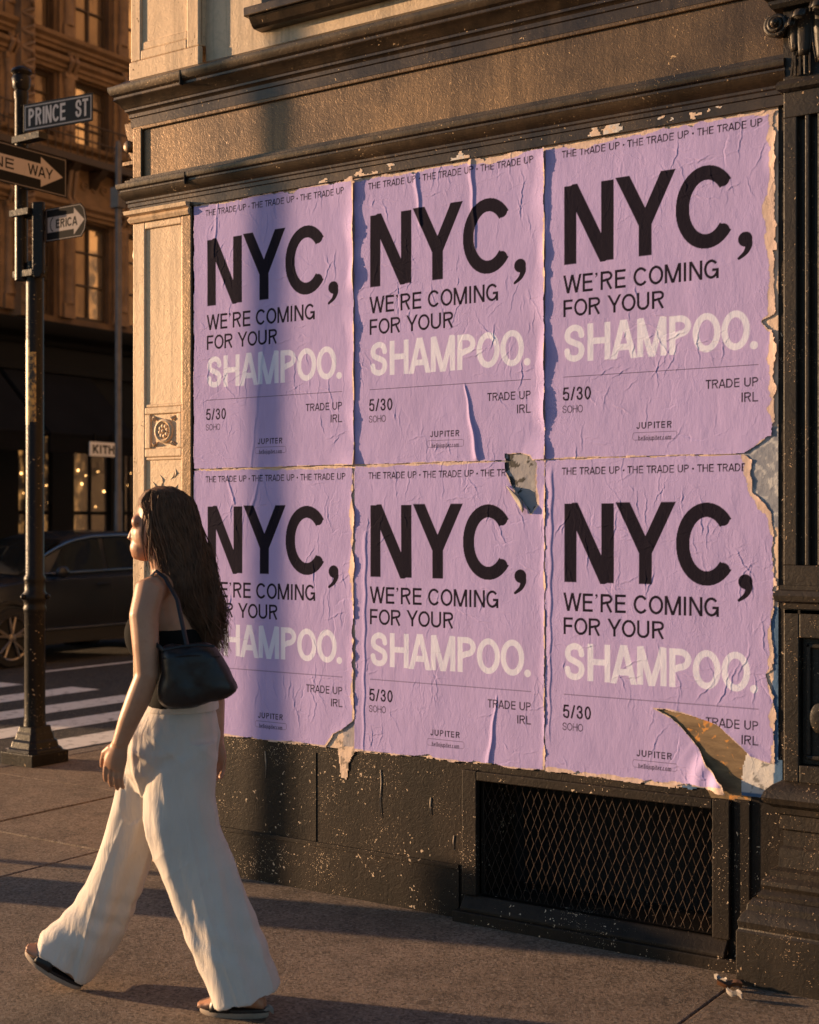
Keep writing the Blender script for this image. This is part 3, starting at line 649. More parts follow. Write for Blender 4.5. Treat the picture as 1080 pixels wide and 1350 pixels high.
# ================================================================== background building across the side street
XF = -13.5; Y0, Y1 = 8.2, 16.5
G = thing('background_building', 'ornate brown cast iron building across the side street with sunset lit upper windows', 'building', (XF, 12, 0))
pit = 1.235
bays = [(8.32+i*pit+.10, 8.32+i*pit+.10+.76) for i in range(6)]   # window spans along y
off_ = 11.638-bays[2][0]; bays = [(a+off_, b_+off_) for a, b_ in bays]
rows = [(5.02, 6.68), (7.88, 9.05), (9.66, 11.5), (12.3, 14.2)]
wl = MB(); ycuts = [Y0]+[q for b_ in bays for q in b_]+[Y1]
for i in range(0, len(ycuts), 2): wl.box(XF-.4, XF, ycuts[i], ycuts[i+1], 4.6, 15.5)
for a, b_ in bays:
    zc = [4.6]+[q for r_ in rows for q in r_]+[15.5]
    for i in range(0, len(zc), 2): wl.box(XF-.4, XF-.001, a, b_, zc[i], zc[i+1])
wl.box(XF-8, XF-.41, Y0, Y1, 4.6, 15.5).box(XF-8, XF-2.5, Y0, Y1, 0, 4.6)
wl.build('wall', M['bstone'], G)
for a, b_ in bays:
    for z0, z1 in rows:
        f_ = MB(); x0, x1 = XF-.16, XF-.10; mid = (a+b_)/2
        f_.box(x0, x1, a, a+.05, z0, z1).box(x0, x1, b_-.05, b_, z0, z1).box(x0, x1, a+.05, b_-.05, z0, z0+.07).box(x0, x1, a+.05, b_-.05, z1-.06, z1)
        f_.box(x0+.005, x1-.005, mid-.022, mid+.022, z0+.07, z1-.06)
        for q in (.36, .70): f_.box(x0+.008, x1-.008, a+.05, mid-.022, z0+q*(z1-z0), z0+q*(z1-z0)+.03).box(x0+.008, x1-.008, mid+.022, b_-.05, z0+q*(z1-z0), z0+q*(z1-z0)+.03)
        fo = f_.build('window', M['winframe'], G)
        wr = random.Random(int(a*100+z0*37)); d0, d1 = wr.random() < .25, wr.random() < .5
        for qa, qb, dk in ((a+.01, mid-.001, d0), (mid+.001, b_-.01, d1)):
            zm = z0+wr.uniform(.25, .6)*(z1-z0)
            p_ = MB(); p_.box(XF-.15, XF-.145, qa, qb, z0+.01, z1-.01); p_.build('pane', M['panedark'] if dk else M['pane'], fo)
edges = [bays[0][0]-.24]+[(bays[i][1]+bays[i+1][0])/2 for i in range(len(bays)-1)]+[bays[-1][1]+.24]
for ye in edges:
    for z0, z1 in rows:
        c_ = MB()
        c_.box(XF-.02, XF+.13, ye-.12, ye+.12, z0-.02, z0+.22)
        c_.box(XF-.02, XF+.06, ye-.17, ye+.17, z0, z1+.02)
        c_.lathe([(.105,z0+.22),(.105,z0+.26),(.09,z0+.30),(.085,z0+.34),(.075,z1-.30),(.085,z1-.28),(.078,z1-.25),(.12,z1-.06)], XF+.07, ye, 14)
        c_.box(XF-.02, XF+.17, ye-.13, ye+.13, z1-.06, z1+.03)
        c_.build('pilaster', M['bstone2'], G, smooth=35)
for i, (z0, z1) in enumerate(rows):
    zn = rows[i+1][0] if i+1 < len(rows) else 15.2
    m = MB(); pth = [(XF, Y0), (XF, Y1)]
    def prof(z, s=1.0): return [(-.02,z),(.10*s,z),(.12*s,z+.05),(.17*s,z+.07),(.17*s,z+.12),(.25*s,z+.16),(.27*s,z+.22),(-.02,z+.24)]
    cc = MB(); cc.moulding([(XF, Y1), (XF, Y0)], prof(z1+.03, .9)); cc.moulding([(XF, Y1), (XF, Y0)], prof(zn-.24, 1.0 if i != 0 else 1.5))
    # path runs towards -y so its left is +x
    cc.v = [(XF+abs(x-XF) if abs(x-XF) > .021 else x, y, z) for x, y, z in cc.v]
    cc.build('cornice', M['bstone2'], G, smooth=30)
    for j, (a, b_) in enumerate(bays):
        s_ = MB(); zb, zt = z1+.29, zn-.26
        if zt-zb > .12:
            s_.box(XF-.01, XF+.03, a-.02, b_+.02, zb, zt); rr = random.Random(i*10+j)
            for q in range(3):
                yc = a+.16+q*.22; zc = (zb+zt)/2
                s_.loft([[(XF+.03+d, yc+r*math.cos(t), zc+r*math.sin(t)) for t in np.linspace(0, 2*math.pi, 12, endpoint=False)] for r, d in ((.085,0),(.08,.035),(.05,.035),(.045,.0))], cap=False)
                s_.sphere((XF+.045, yc, zc), (.03,.03,.03), 8, 6)
            s_.box(XF+.03, XF+.05, a, b_, zb, zb+.03).box(XF+.03, XF+.05, a, b_, zt-.03, zt)
        for q in (-.06, .06):
            ye = edges[j]; s_.tube([(XF+.14, ye+q, z1+.0), (XF+.26, ye+q, z1+.18), (XF+.16, ye+q, z1+.34), (XF+.24, ye+q, zn-.3)], [.03,.05,.03,.045], 7)
        s_.build('spandrel', M['bstone2'], G, smooth=45)
# climbing rope-like ornament on the tall pier
ye = 10.36; oc = MB()
oc.box(XF, XF+.30, ye-.14, ye+.14, 4.9, 13)
for k in range(60):
    z = 5.0+k*.135; s_ = 1 if k % 2 else -1
    oc.tube([(XF+.30, ye-.12*s_, z), (XF+.40, ye, z+.06), (XF+.31, ye+.12*s_, z+.13)], [.02,.038,.02], 6)
oc.build('foliate_pier', M['bstone2'], G, smooth=50)
# balcony rail between first and second storeys
rl = MB(); rl.box(XF, XF+.42, Y0, Y1, 7.55, 7.66)
for z in (7.95, 8.22): rl.tube([(XF+.40, Y0, z), (XF+.40, Y1, z)], .016, 6)
for k in range(int((Y1-Y0)/.16)): rl.tube([(XF+.40, Y0+.08+k*.16, 7.66), (XF+.40, Y0+.08+k*.16, 8.22)], .008, 5)
for k in range(int((Y1-Y0)/.6)): rl.prism([(XF,7.25),(XF+.08,7.28),(XF+.16,7.40),(XF+.30,7.46),(XF+.36,7.55),(XF,7.55)], 'y', Y0+.1+k*.6, Y0+.25+k*.6)
rl.build('balcony', M['winframe'], G, smooth=40)
# black shopfront
sf = MB(); 
for y0, y1 in ((Y0, 10.40), (10.60, 10.90), (11.10, 11.58), (12.42, 12.76), (13.05, Y1)): sf.box(XF-.09, XF+.03, y0, y1, 0, 3.3)
sf.box(XF-.35, XF+.04, Y0, Y1, 3.2, 4.62); sf.box(XF-.29, XF+.05, Y0, Y1, 0, .45)
sf.box(XF-.02, XF+.12, Y0, Y1, 4.05, 4.18)
sf.build('shopfront', M['black'], G, bevel=.01)
cr = MB(); cr.moulding([(XF, Y1), (XF, Y0)], [(-.02,4.5),(.10,4.5),(.14,4.58),(.28,4.66),(.34,4.78),(.34,4.86),(-.02,4.92)])
cr.v = [(XF+abs(x-XF) if abs(x-XF) > .021 else x, y, z) for x, y, z in cr.v]; cr.build('shop_cornice', M['black'], G, smooth=30)
rm = MB(); rm.box(XF-2.4, XF-2.35, Y0, 14, .05, 3.2); rm.build('lit_room', M['litroom'], G)
gl = MB(); gl.box(XF-.06, XF-.055, 10.3, 13.2, .45, 3.2); go = gl.build('shop_glass', M['shopglass'], G)
gm_ = M['shopglass'].copy(); go.data.materials[0] = gm_; gm_.node_tree.nodes['Principled BSDF'].inputs['Transmission Weight'].default_value = 1.0; gm_.node_tree.nodes['Principled BSDF'].inputs['Base Color'].default_value = (.9,.9,.9,1); gm_.node_tree.nodes['Principled BSDF'].inputs['Specular IOR Level'].default_value = .2
ml = MB()
for y in (11.98, 12.90): ml.box(XF-.05, XF-.02, y, y+.03, .45, 3.2)
ml.box(XF-.052, XF-.025, Y0, 13.5, 1.72, 1.78); ml.build('shop_mullion', M['black'], G)
for px, pyy, x in ((28,624,-.9), (31,650,-1.6), (61,640,-1.2), (64,662,-1.8), (103,620,-.7), (113,627,-1.4), (108,638,-1.0), (129,622,-1.9), (137,648,-.8), (126,668,-1.5), (169,640,-1.1), (172,624,-1.7)):
    y, z = on_x(px, pyy, XF+x)
    bl = MB(); bl.sphere((0,0,z), .022 if x > -1.05 else .013, 10, 7); bl.v = [(a+XF+x, b_+y, c_) for a, b_, c_ in bl.v]; bl.build('bulb', M['bulb'], G, smooth=60)
# awnings
for y0, y1, nm in ((10.02, 11.86, 'plain black cloth awning over the shop windows, nearer the white name board'), (8.3, 9.9, 'plain black cloth awning cut off by the left edge of the photo')):
    a_ = thing('awning', nm, 'awning', (XF, (y0+y1)/2, 3.0), 'black awnings over the shopfront')
    q = MB(); prf = [(0,4.02),(.03,4.04),(1.15,2.98),(1.15,2.95),(1.12,2.95),(0,3.98)]
    q.prism([(XF+.06+u, v) for u, v in prf], 'y', y0, y1); q.build('cloth', M['awning'], a_)
    q = MB(); q.box(XF+1.185, XF+1.20, y0, y1, 2.68, 2.975); q.build('valance', M['awning'], a_)
    q = MB()
    for ya in (y0+.02, y1-.02): q.tube([(XF+.07, ya, 3.0), (XF+1.17, ya, 2.94)], .018, 6); q.tube([(XF+.08, ya, 4.0), (XF+1.18, ya, 2.96)], .014, 6)
    q.build('awning_frame', M['black'], a_)
# ================================================================== street lamp post and signs
px_, py_ = -2.825, 1.50
pole = thing('street_lamp_post', 'black iron street post with chipped paint and stepped square base at the kerb', 'street post', (px_, py_, 0))
m = MB(); m.box(px_-.155, px_+.155, py_-.155, py_+.155, 0, .085)
def ring8(r, z, k=.72):
    return [(px_+x*r, py_+y*r, z) for x, y in ((1,k),(k,1),(-k,1),(-1,k),(-1,-k),(-k,-1),(k,-1),(1,-k))]
m.loft([ring8(.150,.085), ring8(.138,.105), ring8(.126,.112), ring8(.118,.150), ring8(.103,.165), ring8(.096,.20), ring8(.088,.215), ring8(.082,.25)])
m.build('base', M['polepaint'], pole, bevel=.006)
m = MB(); m.lathe([(.075,.24),(.069,.30),(.067,1.00),(.074,1.01),(.076,1.03),(.070,1.045),(.072,1.07),(.082,1.085),(.086,1.105),(.080,1.125),(.068,1.14),(.066,1.20),(.072,1.215),(.070,1.235),(.060,1.25),(.057,3.32)], px_, py_, 24)
for a in (0.4, 2.5, 4.6): m.sphere((px_+.09*math.cos(a), py_+.09*math.sin(a), 1.105), .02, 8, 6)
m.build('shaft', M['polepaint'], pole, smooth=40)
ux, uy = px_-.075, py_-.05
m = MB(); m.lathe([(.042,3.20),(.042,4.40),(.047,4.41),(.047,4.45),(.038,4.46),(.055,4.48),(.062,4.54),(.05,4.56),(.07,4.58),(.06,4.60),(.02,4.62)], ux, uy, 18)
m.box(ux-.05, px_+.06, uy-.03, py_+.05, 3.22, 3.26); m.box(ux-.055, ux+.055, uy-.055, uy+.055, 3.84, 3.93); m.box(ux-.055, px_+.05, uy-.055, uy+.05, 3.62, 3.66)
m.build('extension', M['polepaint'], pole, smooth=40)
st = MB(); a0 = -2.05
for k in range(2):
    rows = [[(px_+.0595*math.cos(a0+.9*u+k*.75), py_+.0595*math.sin(a0+.9*u+k*.75), z) for u in np.linspace(0, .8, 7)] for z in (2.24+.02*k, 2.80-.08*k)]
    st.loft(rows, cap=False, closed=False)
b = NB('worn_gold_sticker'); n_ = b.noise(b.pos(), 26, 5, .7); M['sticker'] = b.fin(b.mix(b.ramp(n_, .42, .58), c4((.02,.018,.016)), c4((.48,.30,.08))), .45)
st.build('sticker', M['sticker'], pole, smooth=60)

def sign_panel(name, label, P0, U, V, wd, ht, mat, draw, outline=None, cell=.004, thick=.004, group=None):
    nx = int(wd/cell)+1; ny = int(ht/cell)+1
    X, Y = np.meshgrid(np.linspace(0, wd, nx), np.linspace(0, ht, ny)); pr = np.zeros((ny, nx, 4)); draw(X, Y, pr)
    P = np.array(P0)[None,None,:]+X[...,None]*np.array(U)+Y[...,None]*np.array(V); mask = None
    if outline is not None: mask = (sdf_poly((X[:-1,:-1]+X[1:,1:])/2, (Y[:-1,:-1]+Y[1:,1:])/2, outline) < 0)
    o = grid_mesh(name, P, mask, mat, pr, at=P0)
    md = o.modifiers.new('plate', 'SOLIDIFY'); md.thickness = thick; md.offset = -1
    return tag(o, label, 'sign', group)
def aamask(d, cell): return np.clip(.5-d/cell, 0, 1)
# street name sign (runs along x)
yS = py_-.11
xl, zt = on_y(31, 138, yS); xr, zb = on_y(121, 154, yS); _, zt2 = on_y(121, 116, yS); Hs = zt2-zb; Ws = xr-xl
def d_prince(X, Y, pr):
    e = np.minimum(np.minimum(X, Ws-X), np.minimum(Y, Hs-Y)); pr[...,1] = np.clip(1-np.abs(e-.016)/.006, 0, 1)*.9
    I = np.zeros(X.shape); t0, _ = on_y(37.5, 150, yS); t1, _ = on_y(85, 150, yS); t2, _ = on_y(98, 150, yS); t3, _ = on_y(115, 150, yS)
    draw_text(I, X, Y, 'PRINCE', t0-xl, t1-xl, Hs*.20, Hs*.62, .15, .16); draw_text(I, X, Y, 'ST', t2-xl, t3-xl, Hs*.22, Hs*.62, .15, .16)
    pr[...,1] = np.maximum(pr[...,1], I)
s1 = sign_panel('street_name_sign', 'dark street name sign reading PRINCE ST at the top of the black post', (xl, yS, zb), (math.cos(R(17))*.80, math.sin(R(17))*.80, .055), (0,0,1), Ws, Hs, M['sign_green'], d_prince)
m = MB(); m.box(ux-.03, xl+.14, yS+.006, uy+.02, zb-.05, zb-.008); m.build('bracket', M['polepaint'], s1)
# one way sign (runs along y)
xS = px_+.075
y1, z1 = on_x(88, 236, xS); _, zt = on_x(88, 210, xS); _, zb = on_x(88, 261, xS); Hs2 = zt-zb; Ws2 = Hs2*3.0; y0 = y1-Ws2
def d_one(X, Y, pr):
    def sx(p): return on_x(p, 236, xS)[0]-y0
    h0, h1 = sx(54), sx(83)
    ar = [(.03, Hs2*.30), (h0, Hs2*.30), (h0, Hs2*.12), (h1, Hs2*.5), (h0, Hs2*.88), (h0, Hs2*.70), (.03, Hs2*.70)]
    pr[...,1] = aamask(sdf_poly(X, Y, ar), .004)
    e = np.minimum(np.minimum(X, Ws2-X), np.minimum(Y, Hs2-Y)); pr[...,1] = np.maximum(pr[...,1], np.clip(1-np.abs(e-.010)/.004, 0, 1)*.7)
    I = np.zeros(X.shape); draw_text(I, X, Y, 'ONE', sx(18.5)-.27, sx(18.5), Hs2*.37, Hs2*.26, .17, .16); draw_text(I, X, Y, 'WAY', sx(37), sx(70), Hs2*.37, Hs2*.26, .17, .14)
    pr[...,0] = I; pr[...,1] *= 1
s2 = sign_panel('one_way_sign', 'large black one way sign with pale arrow, cut by the left photo edge', (xS, y0, zb), (0,1,0), (0,0,1), Ws2, Hs2, M['sign_bw'], d_one)
m = MB(); m.box(ux, xS-.006, py_-.06, py_-.02, zb+.02, zt-.02); m.build('bracket', M['polepaint'], s2)
# small arrow sign
yA = py_-.02; xl3, _ = on_y(60, 290, yA); xr3, zr3 = on_y(114, 290, yA); _, zt3 = on_y(104, 268, yA); _, zb3 = on_y(106, 312, yA); Hs3 = zt3-zb3; Ws3 = xr3-xl3
def d_small(X, Y, pr):
    ar = [(.02,Hs3*.27),(Ws3*.70,Hs3*.27),(Ws3*.70,Hs3*.10),(Ws3*.95,Hs3*.5),(Ws3*.70,Hs3*.90),(Ws3*.70,Hs3*.73),(.02,Hs3*.73)]
    pr[...,1] = aamask(sdf_poly(X, Y, ar), .004); e = sdf_poly(X, Y, ol3); pr[...,1] = np.maximum(pr[...,1], np.clip(1-np.abs(-e-.008)/.004, 0, 1)*.8)
    I = np.zeros(X.shape); draw_text(I, X, Y, 'ERICA', Ws3*.26, Ws3*.78, Hs3*.37, Hs3*.27, .2, .1)
    pr[...,0] = np.maximum(I, aamask(np.abs(sdf_poly(X, Y, arc(Ws3*.2, Hs3*.5, .03, Hs3*.2, 0, 360)))-.004, .004)*(X < Ws3*.19))
ol3 = [(0,0),(Ws3*.88,0),(Ws3*.97,Hs3*.2),(Ws3,Hs3*.5),(Ws3*.95,Hs3*.85),(Ws3*.86,Hs3),(0,Hs3)]
s3 = sign_panel('arrow_sign', 'small pointed arrow sign with worn letters below the one way sign', (xl3, yA, zb3), (1,0,0), (0,0,1), Ws3, Hs3, M['sign_bw'], d_small, ol3)
m = MB(); m.box(px_+.04, xl3+.03, yA+.006, yA+.03, zb3+.08, zb3+.12); m.build('bracket', M['polepaint'], s3)
# narrow plate on the post (a sign seen nearly edge on)
yB = py_-.08; xa, za = on_y(42, 266, yB); xb, zb4 = on_y(56, 364, yB)
ol = [(xa+.02,zb4),(xb-.03,zb4),(xb,zb4+.03),(xb,za),(xa,za),(xa,zb4+.02)]
m = MB(); m.prism(ol, 'y', yB, yB+.03); m.v = [(xa+(x-xa)*math.cos(R(20))*.80-(y-yB)*math.sin(R(20)), yB+(x-xa)*math.sin(R(20))*.80+(y-yB)*math.cos(R(20)), z) for x, y, z in m.v]; pt = tag(m.build('metal_plate', M['polepaint'], None, bevel=.008, at=(xa, yB, zb4)), 'narrow dark metal plate with rounded lower corners strapped to the black post', 'sign plate')
m = MB(); m.box(px_-.06, xb-.04, yB+.031, py_, zb4+.05, zb4+.08).box(px_-.06, xb-.04, yB+.031, py_, za-.09, za-.06); m.build('bracket', M['polepaint'], pt)

# grey pole beyond the car
gx = -10.95; gy, _ = on_x(156, 500, gx)
gp = thing('grey_pole', 'slim grey street pole across the side street beside the white name board', 'street pole', (gx, gy, 0))
m = MB(); m.lathe([(.14,-.0),(.14,.1),(.075,.16),(.066,.2),(.058,2.05),(.050,2.07),(.046,7.2),(.03,7.3)], gx, gy, 16); m.build('shaft', M['polegrey'], gp, smooth=40)
m = MB(); m.box(gx-.08, gx+.08, gy-.08, gy+.08, 6.3, 6.6); m.tube([(gx, gy, 6.45), (gx-.1, gy+.5, 6.55), (gx-.1, gy+1.0, 6.9)], .03, 8); m.build('bracket', M['polegrey'], gp, smooth=40)
# white name board
xK = XF+1.24; ya, zt = on_x(119, 582, xK); yb, zb = on_x(156, 603, xK); Wk, Hk = yb-ya, zt-zb
def d_kith(X, Y, pr):
    I = np.zeros(X.shape); t0 = on_x(122.5, 592, xK)[0]-ya; t1 = on_x(151, 592, xK)[0]-ya; draw_text(I, X, Y, 'KITH', t0, t1, Hk*.20, Hk*.60, .26, .14, aa=.006); pr[...,0] = I
kb_ = sign_panel('shop_name_board', 'small white board with black capitals hanging under the black awning by the grey pole', (xK, ya, zb), (0,1,0), (0,0,1), Wk, Hk, M['sign_board'], d_kith, cell=.006, thick=.03)
for yh in (ya+.1, yb-.13):
    m = MB(); m.box(xK-.03, xK-.005, yh, yh+.03, zt, zt+.14); m.build('hanger', M['black'], kb_)

# ================================================================== posters
W_, H_ = .918, 1.219
Z0R = {0: .626, 1: .626+H_}
def uv(px, py, c=0, r=0):
    x, z = on_y(px, py, -.006); return x-c*W_, z-Z0R[r]
def U2(px, py): return uv(px, py, 2, 0)
def layout():
    L = []
    def add(txt, xl, yt, yb, xr, wt, kind, track=.11):
        s0, tb = U2(xl, yb); _, tt = U2(xl, yt); s1, _ = U2(xr, yb); L.append((txt, s0, s1, tb, tt-tb, wt, kind, track))
    add('NYC,', 744.5, 664.0, 767.3, 993.5, .174, 0, .10)
    add("WE'RE COMING", 743.4, 781.3, 805.1, 948.2, .145, 0, .15)
    add('FOR YOUR', 743.4, 813.4, 836.0, 876, .145, 0, .15)
    add('SHAMPOO.', 744.0, 846.9, 895.6, 998, .168, 1, .085)
    add('5/30', 742.8, 928.5, 946.0, 779.6, .145, 0, .15)
    add('SOHO', 742.0, 952.3, 962.2, 769, .105, 0, .14)
    add('JUPITER', 839.4, 988.0, 997.0, 886, .17, 0, .26)
    s0, tb = U2(930.5, 959.5); s1, _ = U2(1000, 963); L.append(('TRADE UP', s0, s1, U2(1000, 963.2)[1], U2(1000, 951)[1]-U2(1000, 963.2)[1], .14, 0, .15))
    s0, _ = U2(978, 980); L.append(('IRL', s0, s1, U2(1000, 983.2)[1], U2(1000, 970.6)[1]-U2(1000, 983.2)[1], .14, 0, .15))
    s0, tb = U2(741, 626.2); s1, _ = U2(1005.5, 621.5); tt = U2(741, 616.6)[1]
    L.append(('THE TRADE UP * THE TRADE UP * THE TRADE UP', s0, s1, tb, tt-tb, .145, 0, .15))
    s0, tb = U2(842, 1012.6); s1, _ = U2(885, 1013); L.append(('hellojupiter.com', s0, s1, tb, .019, .13, 0, .14))
    return L
LAY = layout()
RULE = (U2(743.4, 915)[0], U2(1000, 937)[0], U2(743.4, 915)[1]); BOX = (U2(834.5, 1001.3), U2(893, 1017))
def creases(X, Y, n, r, vert=.5):
    h = np.zeros(X.shape); dx = X[0,1]-X[0,0]; dy = Y[1,0]-Y[0,0]
    for k in range(n):
        cx, cy = r.random()*W_, r.random()*H_; ln = r.uniform(.03, .20); ang = (math.pi/2 if r.random() < vert else 0)+r.normal(0, .30)
        wd = r.uniform(.0013, .0026); ht = r.uniform(.0002, .0009)*(1 if r.random() < .75 else -.7)
        bend = r.normal(0, .6); m_ = ln+.02
        i0, i1 = max(0, int((cx-m_)/dx)), min(X.shape[1], int((cx+m_)/dx)+1); j0, j1 = max(0, int((cy-m_)/dy)), min(X.shape[0], int((cy+m_)/dy)+1)
        if i1-i0 < 2 or j1-j0 < 2: continue
        x = X[j0:j1,i0:i1]-cx; y = Y[j0:j1,i0:i1]-cy
        a = x*math.cos(ang)+y*math.sin(ang); b_ = -x*math.sin(ang)+y*math.cos(ang)+bend*a*a+.004*np.sin(a*60+k)+.0015*np.sin(a*190+k)
        prof = np.exp(-(b_/wd)**2)+.35*np.tanh(b_/(wd*2))*np.exp(-(b_/(wd*5))**2)
        h[j0:j1,i0:i1] += ht*prof*np.clip(1-(np.abs(a)/(ln*.5))**2, 0, 1)
    rr_ = np.random.default_rng(int(r.integers(1e6))); return h*(.35+1.5*sstep(-.12, .22, fbm(X, Y, 5, rr_, 3)))
def fold(X, Y, p0, p1, ht, w0, w1, steep=.35):
    """a loose pleat from p0 to p1: rises gently, drops away sharply on its right side"""
    ex, ey = p1[0]-p0[0], p1[1]-p0[1]; ln = math.hypot(ex, ey); ex /= ln; ey /= ln
    a = ((X-p0[0])*ex+(Y-p0[1])*ey)/ln; q = (X-p0[0])*ey-(Y-p0[1])*ex; q = q*(1 if ey > 0 else -1); t = np.clip(a, 0, 1); wd = w0+(w1-w0)*t
    q = q+.0025*np.sin(Y*45)
    prof = np.where(q < 0, np.exp(-(q/wd)**2), np.exp(-(q/(wd*steep))**2))
    return ht*(wd/max(w0, w1))*prof*sstep(-.02, .06, a)*sstep(1.03, .97, a)
NXP, NYP = 372, 492
def poster(c, r, label, lift, tears=(), seed=0, base=.005, trim=(.003,.003,.003,.003), corew=(.0,.0,.0,.0)):
    rg = np.random.default_rng(100+seed); EX = .005
    X, Y = np.meshgrid(np.linspace(-EX, W_+EX, NXP), np.linspace(-EX if r == 1 else 0, H_, NYP))
    GX = X+c*W_; GY = Y+Z0R[r]
    pr = np.zeros((NYP, NXP, 4)); ink = np.zeros(X.shape); pale = np.zeros(X.shape)
    for txt, s0, s1, tb, cap, wt, kind, tr in LAY: draw_text(pale if kind else ink, X, Y, txt, s0, s1, tb, cap, wt, tr)
    s0, s1, t_ = RULE; ink = np.maximum(ink, .8*((X > s0) & (X < s1))*np.clip(1.25-np.abs(Y-t_)/.0017, 0, 1))
    (bx0, bt), (bx1, bb) = BOX; rx = np.abs(X-(bx0+bx1)/2)-(bx1-bx0)/2+.008; ry = np.abs(Y-(bt+bb)/2)-(bt-bb)/2+.008
    d = np.hypot(np.maximum(rx, 0), np.maximum(ry, 0))+np.minimum(np.maximum(rx, ry), 0)-.008
    ink = np.maximum(ink, .6*np.clip(1.2-np.abs(d)/.0014, 0, 1))
    pr[...,0] = ink*.97; pr[...,1] = pale*.95
    h = .0022*fbm(X, Y, 3.2, rg, 3)+.0010*fbm(X*1.6, Y*.8, 11, rg, 3)+creases(X, Y, 330, rg, .58)
    h = np.maximum(h+.0025, .0004)
    for fn in lift: h = h+fn(X, Y)
    h = h+base
    # ragged, torn edges
    rag = fbm(GX, GY, 14, rg, 5, .6); rag2 = fbm(GX, GY, 5, rg, 3)
    eL, eR, eB, eT = X+EX-trim[0], W_+EX-X-trim[1], Y+(EX if r == 1 else 0)-trim[2], H_-Y-trim[3]
    e = np.minimum(np.minimum(eL+trim[0]*rag*2.0, eR+trim[1]*rag*2.0), np.minimum(eB+trim[2]*rag*2.2, eT+trim[3]*rag*2.4))
    cw = np.minimum(np.minimum(eL-corew[0]*(.5+1.6*rag2+.9*rag), eR-corew[1]*(.5+1.6*rag2+.9*rag)), np.minimum(eB-corew[2]*(.5+1.6*rag2+.9*rag), eT-corew[3]*(.5+1.6*rag2+.9*rag)))
    core = cw < 0
    for poly, ragA, cwid in tears:
        pp_ = [uv(x, y, c, r) for x, y in poly]; d = sdf_poly(X, Y, pp_)+ragA*rag*2
        e = np.minimum(e, d); core |= (d < cwid*(.55+1.5*rag2+1.1*rag))
    pr[...,2] = core*1.0
    h = h+np.where(core, -.0003, 0)+.0016*np.exp(-np.maximum(e, 0)/.010)*np.clip(rag*4, 0, 1)
    keep = (e > 0); keep = keep[:-1,:-1] & keep[1:,1:] & keep[:-1,1:] & keep[1:,:-1]
    P = np.stack([GX, -h, GY], -1)
    o = grid_mesh('poster', P, keep, M['poster'], pr, at=(c*W_, -base, Z0R[r]))
    return tag(o, label, 'poster', 'lavender wall posters pasted in two rows of three')
def edgeR(amp, wd, t0, t1, soft=.08, wob=.3):
    def f(X, Y):
        w2 = wd*(1+wob*np.sin(Y*17+amp*300)); q = np.clip((X-(W_-w2))/w2, 0, 1.2); return amp*q**1.8*sstep(t0, t0+soft, Y)*sstep(t1, t1-soft, Y)*(.75+.22*np.sin(Y*31+2))
    return f
def corner(sx, sy, amp, rad):
    def f(X, Y):
        d = np.hypot(X-sx*W_, (Y-sy*H_)); return amp*np.clip(1-d/rad, 0, 1)**1.6
    return f
def FO(a, b_, ht, w0, w1, c, r, steep=.35): 
    p0, p1 = uv(*a, c, r), uv(*b_, c, r); return lambda X, Y: fold(X, Y, p0, p1, ht, w0, w1, steep)
T1 = [(667,600),(684,598),(700,600),(708,612),(706,640),(708,665),(700,676),(691,660),(676,640),(668,620)]
T2 = [(1001,586),(1012,578),(1036,576),(1036,690),(1024,684),(1010,668),(994,648),(990,626),(992,608),(984,598)]
T3 = [(862,934),(882,936),(905,943),(945,956),(975,982),(990,998),(1012,1006),(1040,1010),(1040,1070),(965,1056),(958,1032),(934,1010),(922,986),(903,962),(888,947)]
T4 = [(430,984),(440,968),(455,962),(466,952),(485,952),(485,1020),(425,1020)]
poster(0, 1, 'upper row lavender poster beside the cream pilaster, its upper right corner peeling',
       [edgeR(.009, .06, .06, 1.17), edgeR(.009, .05, .7, 1.2), corner(1, 1, .018, .17), corner(1, 0, .014, .14), FO((330,640),(352,420),.003,.01,.02,0,1), FO((290,250),(283,340),.003,.006,.014,0,1)],
       seed=1, base=.0085, trim=(.003,.003,.002,.010), corew=(0,.006,.004,.006))
poster(1, 1, 'upper row lavender poster between two others, a sharp pleat at its bottom edge',
       [edgeR(.012, .06, .1, 1.22), edgeR(.006, .04, .0, .55), corner(1, 1, .012, .20), FO((614,505),(632,606),.011,.005,.018,1,1,.2), FO((628,330),(622,210),.006,.008,.014,1,1), FO((556,300),(549,222),.006,.008,.014,1,1), corner(1, 0, .012, .12)],
       tears=[(T1, .006, .010)], seed=2, base=.0070, trim=(.003,.004,.002,.012), corew=(0,.012,.006,.020))
poster(2, 1, 'upper row lavender poster touching the fluted pier, ragged along its right edge',
       [FO((722,520),(722,210),.004,.01,.02,2,1), edgeR(.008, .03, .2, .5), edgeR(.010, .04, .95, 1.15)],
       tears=[([(1018,330),(1040,325),(1040,350),(1024,348)], .006, .008), ([(1008,424),(1022,416),(1040,418),(1040,436),(1015,432)], .006, .016), (T2, .006, .030)], seed=3, base=.0060, trim=(.003,.010,.002,.010), corew=(0,.026,.006,.022))
poster(0, 0, 'lower row lavender poster partly hidden behind the walking woman',
       [edgeR(.006, .04, .15, 1.15), corner(1, 0, .020, .16), FO((345,625),(330,680),.004,.006,.012,0,0), FO((300,625),(310,665),.003,.006,.012,0,0)],
       tears=[(T4, .006, .012)], seed=4, base=.0065, trim=(.003,.010,.007,.007), corew=(0,.022,.004,.012))
poster(1, 0, 'lower row lavender poster with a small dark hole torn in its upper right corner',
       [edgeR(.006, .03, .0, 1.15), FO((656,915),(645,1012),.007,.004,.016,1,0,.25), FO((480,1000),(483,700),.003,.008,.014,1,0)],
       tears=[(T1, .005, .016)], seed=5, base=.0055, trim=(.003,.006,.007,.003), corew=(0,.010,.003,.010))
